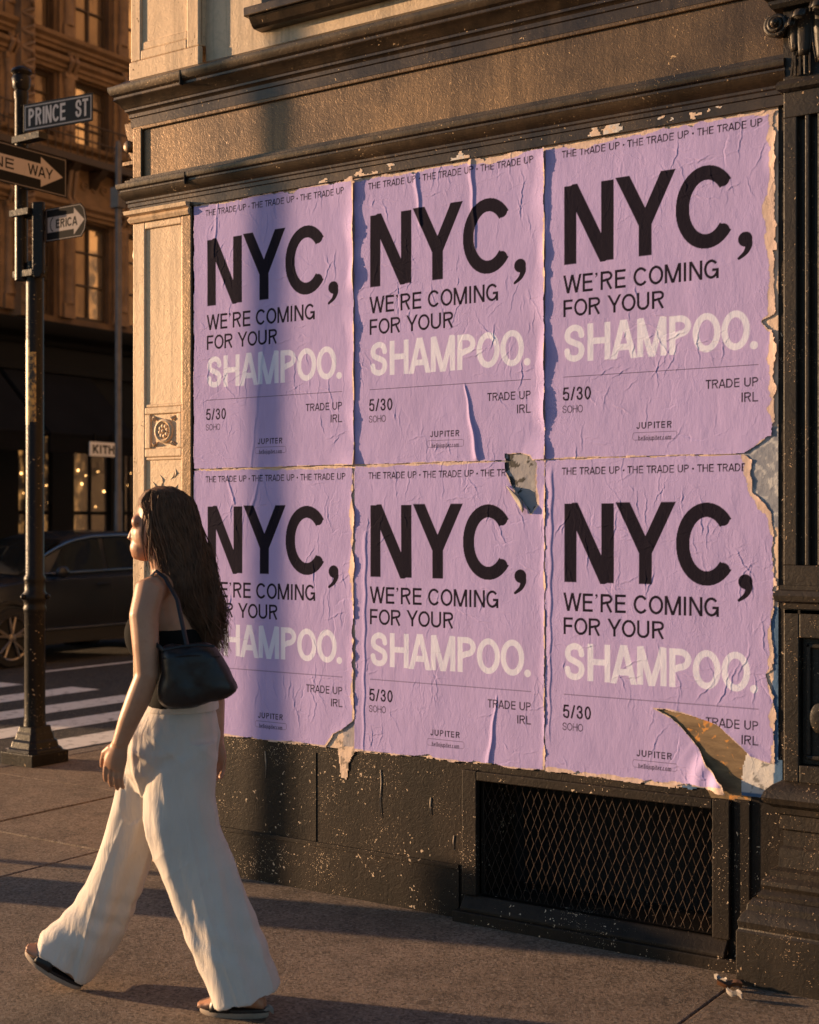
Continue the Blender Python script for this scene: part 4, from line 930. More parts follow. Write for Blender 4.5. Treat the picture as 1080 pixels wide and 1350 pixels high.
def curl(X, Y):
    p = uv(958, 1036, 2, 0); d = np.hypot(X-p[0], Y-p[1]); a = np.clip(1-d/.20, 0, 1); return .050*a**1.7+.010*np.sin(d*70)*a
poster(2, 0, 'lower row lavender poster with a large torn gap at its lower right, over the vent',
       [curl, FO((725,980),(728,620),.003,.008,.016,2,0)],
       tears=[(T2, .006, .034), (T3, .004, .007), ([(1016,660),(1040,660),(1040,900),(1030,900),(1026,760)], .006, .028), ([(1012,890),(1024,880),(1040,880),(1040,930),(1018,915)], .006, .020)], seed=6, base=.0048, trim=(.003,.012,.009,.003), corew=(0,.030,.016,.006))
# older paper underneath
def oldpaper():
    rg = np.random.default_rng(55); x0, x1, z0, z1 = -.012, 2.775, .50, 3.09; nx, ny = 560, 520
    X, Z = np.meshgrid(np.linspace(x0, x1, nx), np.linspace(z0, z1, ny)); rag = fbm(X, Z, 12, rg, 5, .6); big = fbm(X, Z, 4, rg, 3); fine = fbm(X, Z, 34, rg, 4, .6)
    def S(poly): return sdf_poly(X, Z, [on_y(*p, -.004) for p in poly])
    e = np.minimum(np.minimum(X-0.0, 2.762-X), np.minimum(Z-.628+.012*rag+.01*big, 3.066-Z+.02*rag+.02*big))
    drip = -(S([(440,960),(472,960),(470,990),(462,1005),(456,1026),(450,1024),(446,1000)])+.006*rag*2)
    hole = S([(863,930),(885,930),(950,950),(985,985),(978,1020),(975,1060),(940,1060),(900,960)])+.006*rag
    right = -(S([(955,1000),(1035,1000),(1029,1056),(960,1046)])+.004*rag)
    e = np.maximum(e, np.maximum(drip, right)); e = np.minimum(e, hole)
    pr = np.zeros((ny, nx, 4))
    grey = (S(T2)+.012*big < .035); pr[...,3] = np.where(grey, .92, 0)
    pr[...,1] = np.where(grey & (fine > .12), .55, 0)
    t1 = S(T1) < .05
    pr[...,0] = np.where(t1 & (fine+big*.8 > -.07), .95, 0); pr[...,3] = np.where(t1, .8, pr[...,3])
    low = S([(970,985),(1040,985),(1040,1060),(960,1060)])+.01*rag < 0
    pr[...,1] = np.where(low, .85, pr[...,1])
    pr[...,0] = np.maximum(pr[...,0], np.where(low & (fine > .26), .6, 0))
    blue = ((X > 2.738+.012*rag) & (Z < 1.30)) | ((Z < .638+.006*rag) & (X > 2.40))
    pr[...,2] = np.where(blue & (big > -.35), 1.0, 0)
    t4 = S([(452,950),(485,950),(485,985),(452,985)])+.01*rag < 0
    pr[...,2] = np.where(t4, .55, pr[...,2])
    pr[...,0] = np.where((drip > 0) & (fine > .2), .6, pr[...,0])
    h = .0022+.0015*(fine+.5)*.8+.0016*(rag+.3); keep = e > 0; keep = keep[:-1,:-1] & keep[1:,1:]
    o = grid_mesh('old_paper', np.stack([X, -np.maximum(h, .0012), Z], -1), keep, M['oldpaper'], pr, at=(0, 0, .626))
    for k, (xa_, xb_, th) in enumerate(((.72,1.20,.10),(1.35,1.62,.16),(1.98,2.70,.05))):
        X2, Z2 = np.meshgrid(np.linspace(xa_, xb_, int((xb_-xa_)/.004)), np.linspace(3.060, 3.0925, 12)); n1 = fbm(X2, Z2*1.6, 16, rg, 4, .6)-th-(Z2-3.060)*5
        n1 = n1-.35*np.abs((X2-(xa_+xb_)/2)/((xb_-xa_)/2))**3; kp = (n1 > 0)[:-1,:-1]
        pr2 = np.zeros(X2.shape+(4,)); pr2[...,1] = np.where(fbm(X2, Z2, 30, rg, 3) > .12, .7, 0)
        lab = np.zeros(kp.shape, int); cur = 0
        for j0 in range(kp.shape[0]):
            for i0 in range(kp.shape[1]):
                if kp[j0,i0] and not lab[j0,i0]:
                    cur += 1; stack = [(j0, i0)]; lab[j0,i0] = cur
                    while stack:
                        a_, b_ = stack.pop()
                        for c_, d_ in ((a_+1,b_),(a_-1,b_),(a_,b_+1),(a_,b_-1)):
                            if 0 <= c_ < kp.shape[0] and 0 <= d_ < kp.shape[1] and kp[c_,d_] and not lab[c_,d_]: lab[c_,d_] = cur; stack.append((c_, d_))
        for q in range(1, cur+1):
            if (lab == q).sum() > 6: grid_mesh('remnant', np.stack([X2, -.0195-.002*np.clip(n1, 0, 1), Z2], -1), lab == q, M['oldpaper'], pr2, parent=o)
    tag(o, 'peach and grey remains of older torn paper showing round the lavender posters', 'old paper')
oldpaper()
# bare board seen through the big tear
bp = MB(); X = [on_y(*p, -.002) for p in [(858,926),(900,930),(960,948),(996,985),(990,1056),(940,1056),(890,960)]]
bp.prism(X, 'y', -.0012, -.0002)
b = NB('stained_board'); p = b.pos((1,1,3)); n_ = b.noise(p, 8, 5, .65, .6)
cc = b.mix(b.ramp(n_, .35, .6), c4((.13,.085,.045)), c4((.25,.17,.09))); cc = b.mix(b.ramp(b.noise(b.pos(), 15, 3, .5, 1.2), .60, .64), cc, c4((.62,.27,.06))); M['board'] = b.fin(cc, .6, 0, .4, b.bump(n_, .4, .004))
bp.build('bare_board', M['board'], B)
# curled scraps
def scrap(name, label, pts, mat, cat='paper scrap'):
    m = MB(); m.loft([[tuple(q) for q in row] for row in pts], cap=False, closed=False); o = m.build(name, mat, None, smooth=60, at=pts[0][0])
    md = o.modifiers.new('thickness', 'SOLIDIFY'); md.thickness = .0008; return tag(o, label, cat)
def wp(px, py, y): x, z = on_y(px, py, y); return (x, y, z)
rows = []
for i in range(8):
    t = i/7; rows.append([wp(667+t*22+u*(2+8*(1-abs(2*t-1))), 640+t*36-u*4+6*u*(1-t), -.012-.018*math.sin(math.pi*u)-.004*math.sin(t*9)) for u in np.linspace(0, 1, 6)])
scrap('torn_flap', 'white curled paper flap hanging at the small dark hole between the middle posters', rows, M['scrapw'])
rows = []
for i in range(9):
    t = i/8; rows.append([wp(966+t*44, 588-9*math.sin(t*math.pi)*(1-u)*1.2+u*(2+5*math.sin(t*3))+t*2, -.009-.010*math.sin(math.pi*u*.9)*math.sin(math.pi*(.1+.8*t))) for u in np.linspace(0, 1, 7)])
b = NB('peach_paper_back'); n_ = b.noise(b.pos(), 18, 4); M['peach'] = b.fin(b.mix(n_, c4((.70,.52,.40)), c4((.80,.64,.52))), .7)
#scrap('torn_flap', 'peach curled paper flap at the grey tear beside the fluted pier', rows, M['peach'])

# ================================================================== litter at the foot of the pier
def gpt(px, py, z=.004):
    r = ray(px, py); t = (z-CAM[2])/r[2]; return (CAM[0]+t*r[0], CAM[1]+t*r[1])
rr = random.Random(11)
kinds = [(964,1268,'leaf','curled orange dry leaf at the pier foot, nearest the wall'), (962,1306,'leaf','brown dry leaf lying flat on the pavement by the pier foot'), (950,1300,'paper','grey white paper shred on the pavement before the vent'), (968,1318,'paper','pale crumpled paper shred beside the brown leaf'), (820,1250,'paper','tiny white paper bit at the wall foot under the vent'), (352,1340,'paper','tiny white paper bit on the pavement behind the rear sandal')]
for px, py, kd, lab in kinds:
    x, y = gpt(px, py); a = rr.uniform(0, 6.28); L_ = .042 if kd == 'leaf' else .03; Wd = .022 if kd == 'leaf' else .010
    if 'tiny' in lab: L_, Wd = .022, .012
    rows = []
    for i in range(7):
        t = i/6; wv = Wd*math.sin(math.pi*(.06+.88*t))**.7*(1+.25*math.sin(t*14+px))
        rows.append([(x+(t-.5)*2*L_*math.cos(a)-u*wv*math.sin(a), y+(t-.5)*2*L_*math.sin(a)+u*wv*math.cos(a), .010+.018*u*u+.012*math.sin(t*4+px)**2) for u in np.linspace(-1, 1, 5)])
    m = MB(); m.loft(rows, cap=False, closed=False); o = m.build('dry_leaf' if kd == 'leaf' else 'paper_shred', M['leaf'] if kd == 'leaf' else M['scrapw'], None, smooth=60, at=(x, y, 0)); tag(o, lab, 'leaf' if kd == 'leaf' else 'litter')
# ================================================================== dark SUV in the side street
CX, CY, CZ = -8.80, 5.32, -.135      # nearest flank at x=CX, nose at y=CY
car = thing('parked_car', 'dark grey SUV with chrome window trim standing across the side street', 'car', (CX-.93, CY+2.35, CZ))
def cp(l, x, z): return (CX-.93+x, CY+l, CZ+z)       # l along the car from the nose, x outwards (+ = our side)
def lerp_tab(tab, l): return np.interp(l, [t[0] for t in tab], [t[1] for t in tab])
top = [(0,.62),(.06,.80),(.3,.92),(.8,1.00),(1.25,1.05),(1.6,1.06),(3.8,1.10),(4.5,1.08),(4.66,.95),(4.70,.70)]
hw = [(0,.60),(.1,.74),(.35,.86),(.8,.92),(2.3,.93),(3.8,.92),(4.4,.86),(4.65,.74),(4.70,.62)]
rings = []
for l in [0,.03,.06,.14,.3,.55,.8,1.05,1.25,1.6,2,2.4,2.9,3.4,3.8,4.1,4.35,4.5,4.6,4.66,4.70]:
    zt, w_ = lerp_tab(top, l), lerp_tab(hw, l); half = [(0,.24),(w_*.85,.25),(w_*.95,.30),(w_*.985,.45),(w_,.62),(w_*.985,.80),(w_*.965,zt-.12),(w_*.935,zt-.05),(w_*.86,zt-.005),(w_*.55,zt+.025),(0,zt+.03)]
    rings.append([cp(l, x, z) for x, z in half]+[cp(l, -x, z) for x, z in half[-2:0:-1]])
m = MB(); m.loft(rings); body = m.build('body', M['car'], car, smooth=35)
roof = [(1.22,1.055),(1.5,1.22),(1.85,1.42),(2.15,1.54),(2.5,1.60),(3.0,1.615),(3.6,1.59),(4.05,1.53),(4.35,1.36),(4.56,1.09)]
rings = []
def cab(l, f_):
    zr = lerp_tab(roof, l); zb = lerp_tab(top, l)-.03; z = zb+(zr-zb)*f_; x = .80-.17*f_; return x, z
for l in np.linspace(1.22, 4.56, 24):
    zr = lerp_tab(roof, l); zb = min(lerp_tab(top, l)-.03, zr-.01); half = [(0,zb),(.80,zb),(.80-.15*.85,zb+(zr-zb)*.85),(.61,zr-.02),(.50,zr),(0,zr+.018)]
    rings.append([cp(l, x, z) for x, z in half]+[cp(l, -x, z) for x, z in half[-2:0:-1]])
m = MB(); m.loft(rings); m.build('cabin', M['car'], car, smooth=40)
def win_side(l0, l1, name, sgn=1, slant0=0, slant1=0):
    m = MB(); rows = []
    for f_ in np.linspace(.10, .84, 6):
        row = []
        for u in np.linspace(0, 1, 10):
            l = (l0+slant0*f_)*(1-u)+(l1+slant1*f_)*u; x, z = cab(l, f_); row.append(cp(l, sgn*(.80-.15*f_+.006), z))
        rows.append(row)
    m.loft(rows, cap=False, closed=False); return m.build(name, M['carglass'], car, smooth=50)
for s_ in (1, -1):
    win_side(1.62, 2.62, 'side_window', s_, .45, 0); win_side(2.70, 3.55, 'side_window', s_, 0, -.06); win_side(3.62, 4.12, 'side_window', s_, -.06, -.12)
m = MB(); rows = []
for l in np.linspace(1.27, 2.05, 8): rows.append([cp(l-.004, x*(.74-.10*(l-1.27)/.8), lerp_tab(roof, l)+.012+.018*(1-abs(x))) for x in np.linspace(-1, 1, 9)])
m.loft(rows, cap=False, closed=False); m.build('windscreen', M['carglass'], car, smooth=50)
m = MB()
for s_ in (1, -1):
    m.tube([cp(l, s_*(.80+.014), lerp_tab(top, l)+.035) for l in np.linspace(1.5, 4.3, 14)], .013, 6)
    m.tube([cp(l, s_*(.80-.15*.92+.020), cab(l, .90)[1]) for l in np.linspace(1.35, 4.45, 22)], .014, 6)
    m.tube([cp(l, s_*.935, .42) for l in np.linspace(1.5, 3.3, 8)], .012, 6)
m.build('window_trim', M['chrome'], car, smooth=50)
for s_ in (1, -1):
    m = MB(); m.sphere((0,0,0), (.06,.10,.075), 12, 8); m.v = [(a+CX-.93+s_*1.02, b_+CY+1.72, c_+CZ+1.12) for a, b_, c_ in m.v]; m.tube([cp(1.78, s_*.82, 1.08), cp(1.74, s_*1.0, 1.10)], .025, 6); m.build('wing_mirror', M['car'], car, smooth=50)
    for l in (1.52, 2.66, 3.6):
        m = MB(); m.tube([cp(l, s_*(lerp_tab(hw, l)*k_+.002), z) for k_, z in ((.985,.46),(1.0,.62),(.985,.80),(.965,.96),(.938,1.02))], .004, 4); m.build('door_seam', M['clad'], car)
    for l in (2.40, 3.36):
        m = MB(); m.tube([cp(l, s_*.905, .945), cp(l+.02, s_*.935, .945), cp(l+.17, s_*.935, .95), cp(l+.19, s_*.905, .95)], .014, 6); m.build('door_handle', M['car'], car, smooth=50)
    m = MB(); m.loft([[cp(l, s_*(lerp_tab(hw, l)*.99+.004), z) for z in (.24,.33,.40)] for l in np.linspace(1.3, 3.4, 8)], cap=False, closed=False); m.build('sill_cladding', M['clad'], car)
    m = MB(); m.loft([[cp(l, s_*(lerp_tab(hw, l)*.955+.006), z) for z in (.70,.76,.82)] for l in (.10,.2,.35,.5,.62)], cap=False, closed=False); m.build('headlight', M['lampglass'], car, smooth=60)
for l in (1.0, 3.78):
    for s_ in (1, -1):
        ar = MB(); c0 = cp(l, s_*.90, .36)
        ar.loft([[(c0[0]+s_*dx_, c0[1]+r_*math.cos(t), c0[2]+r_*math.sin(t)) for t in np.linspace(0, 2*math.pi, 32, endpoint=False)] for r_, dx_ in ((.44,-.08),(.44,.040),(.40,.044),(.385,.01))]); ar.build('wheel_arch', M['clad'], car, smooth=40)
        wl_ = MB(); c0 = cp(l, s_*.84, .355)
        wl_.loft([[(c0[0]+s_*dx_, c0[1]+r_*math.cos(t), c0[2]+r_*math.sin(t)) for t in np.linspace(0, 2*math.pi, 40, endpoint=False)] for r_, dx_ in ((.24,-.12),(.33,-.12),(.355,-.09),(.355,.08),(.335,.115),(.27,.12),(.262,.085))]); wo = wl_.build('wheel', M['tyre'], car, smooth=40)
        rm_ = MB(); rm_.loft([[(c0[0]+s_*dx_, c0[1]+r_*math.cos(t), c0[2]+r_*math.sin(t)) for t in np.linspace(0, 2*math.pi, 40, endpoint=False)] for r_, dx_ in ((.270,.108),(.262,.122),(.245,.110),(.243,.05))], cap=False)
        for k in range(5):
            for q in (-.11, .11):
                a = k*2*math.pi/5+.3+q; rm_.tube([(c0[0]+s_*.108, c0[1]+.05*math.cos(a-q), c0[2]+.05*math.sin(a-q)), (c0[0]+s_*.112, c0[1]+.25*math.cos(a+q*.6), c0[2]+.25*math.sin(a+q*.6))], [.022,.017], 6)
        rm_.loft([[(c0[0]+s_*dx_, c0[1]+r_*math.cos(t), c0[2]+r_*math.sin(t)) for t in np.linspace(0, 2*math.pi, 16, endpoint=False)] for r_, dx_ in ((.055,.09),(.055,.118),(.035,.128))])
        rm_.build('rim', M['rim'], wo, smooth=40)
        hb = MB(); hb.loft([[(c0[0]+s_*dx_, c0[1]+r_*math.cos(t), c0[2]+r_*math.sin(t)) for t in np.linspace(0, 2*math.pi, 24, endpoint=False)] for r_, dx_ in ((.24,.02),(.24,.03))]); hb.build('brake_disc', M['clad'], wo)

# ================================================================== woman walking
F3 = np.array([-.945, -.326, 0.]); L3 = np.array([.326, -.945, 0.]); Z3 = np.array([0, 0, 1.]); RV = np.array([CT, ST, 0.]); FV = np.array([-ST, CT, 0.])
gx_, gy_ = (gpt(105, 1300)[0]+gpt(310, 1340)[0])/2, (gpt(105, 1300)[1]+gpt(310, 1340)[1])/2
WM = thing('person', 'woman with long dark hair, black top and wide cream trousers walking past the posters', 'person', (gx_, gy_, 0))
def ell(mb, c, a, b_, h, n=18, k=12, tilt=0):
    up = Z3*math.cos(tilt)-F3*math.sin(tilt); fw = F3*math.cos(tilt)+Z3*math.sin(tilt); rings = []
    for i in range(k):
        p = -math.pi/2+math.pi*(i+.25)/(k-.5); rings.append([c+fw*a*math.cos(p)*math.cos(t)+L3*b_*math.cos(p)*math.sin(t)+up*h*math.sin(p) for t in np.linspace(0, 2*math.pi, n, endpoint=False)])
    mb.loft(rings)
def ringFL(px, py, d, a, b_, n=28, pw=1.0):
    c = J(px, py, d); return [c+F3*a*math.copysign(abs(math.cos(t))**pw, math.cos(t))+L3*b_*math.copysign(abs(math.sin(t))**pw, math.sin(t)) for t in np.linspace(0, 2*math.pi, n, endpoint=False)]
TORSO = [(1000,230,.08,.12),(962,232,.095,.140),(930,238,.090,.128),(903,240,.084,.122),(872,236,.096,.135),(842,230,.112,.148),(815,226,.108,.160),(790,225,.088,.165),(774,224,.064,.140),(764,222,.052,.085),(752,220,.048,.055),(735,214,.047,.050),(715,212,.045,.048)]
bd_ = MB(); bd_.loft([ringFL(cx, y, 0, a, b_) for y, cx, a, b_ in TORSO])
for s_ in (-.06, .06): ell(bd_, J(193, 838, -s_), .055, .062, .075, tilt=-.25)
# head
HX = lambda px, py, d: J(px, py, d)
ell(bd_, HX(215, 683, 0), .092, .074, .090); ell(bd_, HX(197, 706, 0), .058, .056, .080, tilt=-.12); ell(bd_, HX(190, 722, 0), .048, .042, .046)
ell(bd_, HX(181.5, 731, 0), .020, .022, .018); ell(bd_, HX(186, 688, 0), .026, .050, .030)
bd_.tube([HX(179, 694, 0), HX(174, 703, 0), HX(171.5, 708.5, 0), HX(178, 711, 0)], [.009,.010,.0115,.008], 10)
for s_ in (1, -1): ell(bd_, HX(175.5, 709.5, -s_*.009), .008, .007, .006)
bd_.tube([HX(179, 718, .020), HX(175.5, 718, 0), HX(179, 718, -.020)], [.004,.0065,.004], 8); bd_.tube([HX(179.5, 722, .017), HX(176, 722.5, 0), HX(179.5, 722, -.017)], [.004,.007,.004], 8)
for s_ in (1, -1): ell(bd_, HX(214, 702, -s_*.076), .020, .008, .030)
# arms
bd_.tube([J(214,772,-.09), J(197,780,-.165), J(190,812,-.190), J(192,850,-.205), J(194,890,-.215), J(183,920,-.215), J(170,950,-.21), J(158,982,-.20)], [.045,.051,.048,.043,.039,.040,.034,.026], 16)
bd_.tube([J(236,774,.09), J(250,782,.165), J(262,815,.19), J(272,855,.20), J(279,890,.205), J(282,925,.20), J(284,955,.185), J(285,980,.175)], [.045,.050,.047,.042,.038,.039,.032,.026], 16)
def hand(wr, kn, tip, side, thumb_dir):
    wr, kn, tip = map(np.array, (wr, kn, tip)); ax = kn-wr; ln = np.linalg.norm(ax); ax = ax/ln; side = np.array(side)-ax*ax.dot(side); side /= np.linalg.norm(side); nrm = np.cross(ax, side)
    rings = []
    for t, hw_, th_ in ((-.15,.027,.023),(.15,.031,.020),(.5,.038,.019),(.85,.040,.016),(1.05,.036,.012)):
        c = wr+ax*ln*t; rings.append([c+side*hw_*math.cos(q)+nrm*th_*math.sin(q) for q in np.linspace(0, 2*math.pi, 14, endpoint=False)])
    bd_.loft(rings); fd = (tip-kn); fl = np.linalg.norm(fd); fd = fd/fl
    for k, (o_, le, cu) in enumerate(((-.029,.80,.30),(-.010,.98,.42),(.010,1.05,.52),(.029,.94,.62))):
        b0 = kn+side*o_-ax*.012; d0 = ax*.6+fd*.4; d0 /= np.linalg.norm(d0); pts = [b0]; ang = 0; cur = d0
        for sl in (.46, .32, .24):
            pts.append(pts[-1]+cur*fl*le*sl*1.15); ang = cu*.75; cur = cur*math.cos(ang)+thumb_dir*math.sin(ang); cur /= np.linalg.norm(cur)
        bd_.tube(pts, [.0098,.0092,.0085,.0068], 9)
    t0 = wr+ax*ln*.22-side*.024; p1 = t0-side*.026+ax*.028+thumb_dir*.012; p2 = p1-side*.006+ax*.032+thumb_dir*.010; p3 = p2+ax*.022+thumb_dir*.006
    bd_.tube([t0, p1, p2, p3], [.015,.0125,.0105,.008], 9)
inw = -L3
hand(J(158,982,-.20), J(150,1012,-.195), J(150,1042,-.185), -F3, inw*.9+F3*-.2)
hand(J(285,980,.175), J(285,1005,.175), J(281,1030,.165), -F3, L3*.9)
# legs and feet
def leg(p): bd_.tube([J(*q) for q in p[0]], p[1], 14)
leg(([(236,965,-.085),(248,1060,-.10),(262,1130,-.12),(282,1220,-.13),(305,1308,-.145)], [.060,.052,.046,.042,.036])); leg(([(226,965,.085),(195,1060,.12),(165,1130,.14),(128,1215,.155),(94,1272,.16)], [.060,.052,.046,.042,.036]))
def foot(toe, heel, up):
    toe, heel = np.array(toe), np.array(heel); ax = toe-heel; ln = np.linalg.norm(ax); ax /= ln; up = np.array(up)-ax*ax.dot(up); up /= np.linalg.norm(up); sd_ = np.cross(ax, up); rings = []
    for t, w2, h2 in ((.03,.020,.030),(.12,.030,.060),(.25,.031,.075),(.45,.034,.060),(.65,.042,.040),(.82,.044,.028),(.93,.036,.020),(.99,.018,.012)):
        rings.append([heel+ax*ln*t+sd_*w2*math.cos(q)+up*(.024+h2*.5+h2*.5*math.sin(q)) for q in np.linspace(0, 2*math.pi, 14, endpoint=False)])
    bd_.loft(rings)
    for k, (o_, le) in enumerate(((-.030,.0),(-.015,.006),(.0,.008),(.015,.004),(.030,-.006))):
        ell2 = heel+ax*(ln*.95+le)+sd_*o_+up*.030; bd_.tube([ell2-ax*.03, ell2, ell2+ax*.014], [.010,.010,.007], 8)
    so = MB(); n_ = 22; ol_ = []
    for q in np.linspace(0, 2*math.pi, n_, endpoint=False):
        c_, s_ = math.cos(q), math.sin(q); t = .5+.53*c_; wv = (.046 if c_ > -.2 else .037)*(1-.10*math.cos(2*q)); ol_.append((t, s_*wv*(1-.12*(1 if abs(c_) < .4 else 0))))
    so.loft([[heel+ax*ln*t*k_+ax*ln*.5*(1-k_)+sd_*v*k_+up*h_ for t, v in ol_] for k_, h_ in ((.96,0),(1.0,.006),(1.0,.016),(.98,.020))])
    sole = so.build('sandal', M['sole'], WM, smooth=40)
    s2_ = MB(); s2_.loft([[heel+ax*ln*t*k_+ax*ln*.5*(1-k_)+sd_*v*k_+up*h_ for t, v in ol_] for k_, h_ in ((1.01,.0175),(1.02,.022),(1.0,.028))]); s2_.build('footbed', M['leather'], sole, smooth=40)
    st_ = MB(); rows = []
    for t in np.linspace(.50, .80, 6):
        w2 = .050; h2 = .072-.085*(t-.5); rows.append([heel+ax*ln*t+sd_*w2*math.cos(q)+up*(.018+h2*math.sin(q)) for q in np.linspace(0, math.pi, 12)])
    st_.loft(rows, cap=False, closed=False); so_ = st_.build('strap', M['leather'], sole, smooth=60); md = so_.modifiers.new('t', 'SOLIDIFY'); md.thickness = .004
tn, hn = gpt(266, 1334, 0), gpt(352, 1341, 0); foot((tn[0], tn[1], .001), (hn[0], hn[1], .001), Z3)
hf = gpt(103, 1305, 0); hf = np.array([hf[0], hf[1], .002]); foot(J(34, 1257, .12), hf, Z3-F3*0.6+RV*.0)
def voxel(mb, name, mat, parent, vox, sm_it, post=None, fac=.5):
    o = mb.build(name+'_raw', mat, None); mm = o.modifiers.new('r', 'REMESH'); mm.mode = 'VOXEL'; mm.voxel_size = vox; mm.use_smooth_shade = True
    if sm_it: s_ = o.modifiers.new('s', 'SMOOTH'); s_.iterations = sm_it; s_.factor = fac
    bpy.context.view_layer.update(); dg = bpy.context.evaluated_depsgraph_get(); me = bpy.data.meshes.new_from_object(o.evaluated_get(dg)); old = o.data
    bpy.data.objects.remove(o); bpy.data.meshes.remove(old)
    co = np.empty(len(me.vertices)*3, np.float32); me.vertices.foreach_get('co', co); co = co.reshape(-1, 3).astype(float)
    if post is not None:
        nr = np.empty(len(me.vertices)*3, np.float32); me.vertices.foreach_get('normal', nr); co = post(co, nr.reshape(-1, 3).astype(float))
    co = co-np.array(wloc(parent)); me.vertices.foreach_set('co', co.astype(np.float32).reshape(-1)); me.update()
    me.polygons.foreach_set('use_smooth', [True]*len(me.polygons)); me.materials.clear(); me.materials.append(mat); me.name = name
    q = bpy.data.objects.new(name, me); col.objects.link(q); q.parent = parent; return q
voxel(bd_, 'body', M['skin'], WM, .0042, 5)
ey = MB()
for s_ in (1, -1): ey.sphere(tuple(HX(184.0, 697.5, -s_*.031)), .0105, 10, 8)
ey.build('eyes', M['eye'], WM, smooth=60)
ew = MB()
for s_ in (1, -1): ew.tube([HX(177.5, 692, -s_*.016), HX(178, 689.5, -s_*.032), HX(182, 690.5, -s_*.046)], [.003,.004,.002], 6); ew.tube([HX(177.6, 696, -s_*.020), HX(178, 695, -s_*.031), HX(180.5, 696.5, -s_*.042)], [.0015,.002,.0015], 5)
ew.build('eyebrows', M['hair'], WM, smooth=60)
# trousers
def ringLR(pyL, pyR, xL, xR, d, dh, n=40, pw=.9):
    a = J(xL, pyL, d); b_ = J(xR, pyR, d); c = (a+b_)/2; hx = (b_-a)/2; return [c+hx*math.copysign(abs(math.cos(t))**pw, math.cos(t))+FV*dh*math.copysign(abs(math.sin(t))**pw, math.sin(t)) for t in np.linspace(0, 2*math.pi, n, endpoint=False)]
tr = MB()
tr.loft([ringLR(*q) for q in [(922,922,197,284,0,.128),(940,940,180,288,0,.150),(960,960,168,290,0,.165),(985,985,163,289,0,.172),(1015,1015,163,284,0,.150),(1045,1045,178,266,0,.09)]])
tr.loft([ringLR(*q) for q in [(975,975,200,289,-.06,.10),(1010,1010,196,287,-.075,.10),(1050,1050,190,285,-.085,.098),(1090,1090,193,290,-.095,.095),(1130,1126,205,303,-.105,.095),(1175,1168,222,320,-.115,.098),(1220,1210,240,338,-.125,.104),(1265,1252,257,354,-.135,.112),(1298,1280,270,364,-.142,.118),(1324,1299,280,370,-.148,.122)]])
tr.loft([ringLR(*q) for q in [(975,975,163,240,.05,.10),(1010,1010,158,236,.07,.10),(1050,1050,150,226,.085,.098),(1090,1090,140,212,.10,.095),(1125,1130,128,203,.115,.095),(1160,1172,110,190,.13,.098),(1195,1215,89,172,.145,.102),(1225,1258,66,150,.155,.108),(1232,1275,56,136,.16,.108),(1240,1292,51,122,.16,.110)]])
Jh = np.array([J(232, 960, 0)[0], J(232, 960, 0)[1], 0])
def folds(co, nr):
    u = (co-Jh)@RV; v = (co-Jh)@FV; z = co[:,2]; rg = np.random.default_rng(3)
    near = (v < -.0)[:]*1.0
    ph = np.where(v < 0, u-(.95-z)*.20, u+(.95-z)*.36)        # follow each leg
    k = sstep(.9, .25, z)*.7+.3
    a = .0080*k*np.sin(ph*46+2.0*np.sin(z*4)+v*14)+.0045*k*np.sin(ph*83+z*3+v*25)
    b_ = .012*fbm(ph*1.3+2, z*.25, 12, rg, 3)+.003*fbm(u+5, z*1.6+v, 9, rg, 3)*sstep(.55, .95, z)
    hem = .005*np.sin(ph*60+1)*sstep(.22, .03, z)
    knee = .003*np.sin(z*75+u*30)*np.exp(-((z-.25)/.10)**2)+.0015*np.sin(z*90-u*60)*np.exp(-((z-.86)/.09)**2)
    rid = .013*k*(1-np.abs(np.sin(ph*24+1.2*np.sin(z*3)+v*7))**.5)-.005
    uc = np.interp(z, [0,.255,.48,.66,.81], [.09,.02,-.043,-.09,-.12]); crs = .007*np.exp(-((u-uc)/.010)**2)*(v < .0)
    dg_ = .0045*(1-np.abs(np.sin((u*.8+z*1.0)*34+v*6))**.5)*np.exp(-((z-.86)/.07)**2)+.0025*(1-np.abs(np.sin((u*-.6+z)*38+v*9))**.5)*np.exp(-((z-.50)/.09)**2)
    return co+nr*(a*.45+b_*.8+hem+knee+rid+crs+dg_)[:,None]
trs = voxel(tr, 'trousers', M['linen'], WM, .0055, 6, folds)
wbm = MB(); wbm.loft([ringLR(*q) for q in [(934,934,189,288,0,.144),(932,932,190,288,0,.146),(918,918,198,286,0,.134),(916,916,200,285,0,.130)]], cap=False); wbm.build('waistband', M['linen'], trs, smooth=50)
#sm_ = MB(); sm_.tube([J(190,1000,-.165)+0*RV, J(196,1050,-.178), J(206,1110,-.18), J(226,1180,-.185), J(250,1260,-.195), J(270,1320,-.205)], .004, 6); sm_.build('crease_seam', M['linen'], trs, smooth=60)
# top
tp = MB(); ts = [(930,238,.106,.146),(903,240,.092,.132),(872,236,.102,.142),(842,229,.121,.156),(826,227,.120,.161)]
tp.loft([ringFL(cx, y, 0, a, b_, 36) for y, cx, a, b_ in ts])
for s_ in (-.06, .06): ell(tp, J(191, 840, -s_), .066, .072, .088, tilt=-.25)
tpo = voxel(tp, 'top', M['blackcloth'], WM, .006, 22)
sp_ = MB()
for s_ in (1, -1): sp_.tube([J(268,828,-s_*.07)-F3*.01, J(258,800,-s_*.082)-F3*.008, J(238,772,-s_*.088)+Z3*.01, J(222,763,-s_*.088)+Z3*.014, J(202,775,-s_*.085)+F3*.012+Z3*.012, J(190,800,-s_*.075)+F3*.02, J(178,828,-s_*.07)+F3*.006], .006, 6, flat=.5)
sp_.build('shoulder_strap', M['blackcloth'], tpo, smooth=60)
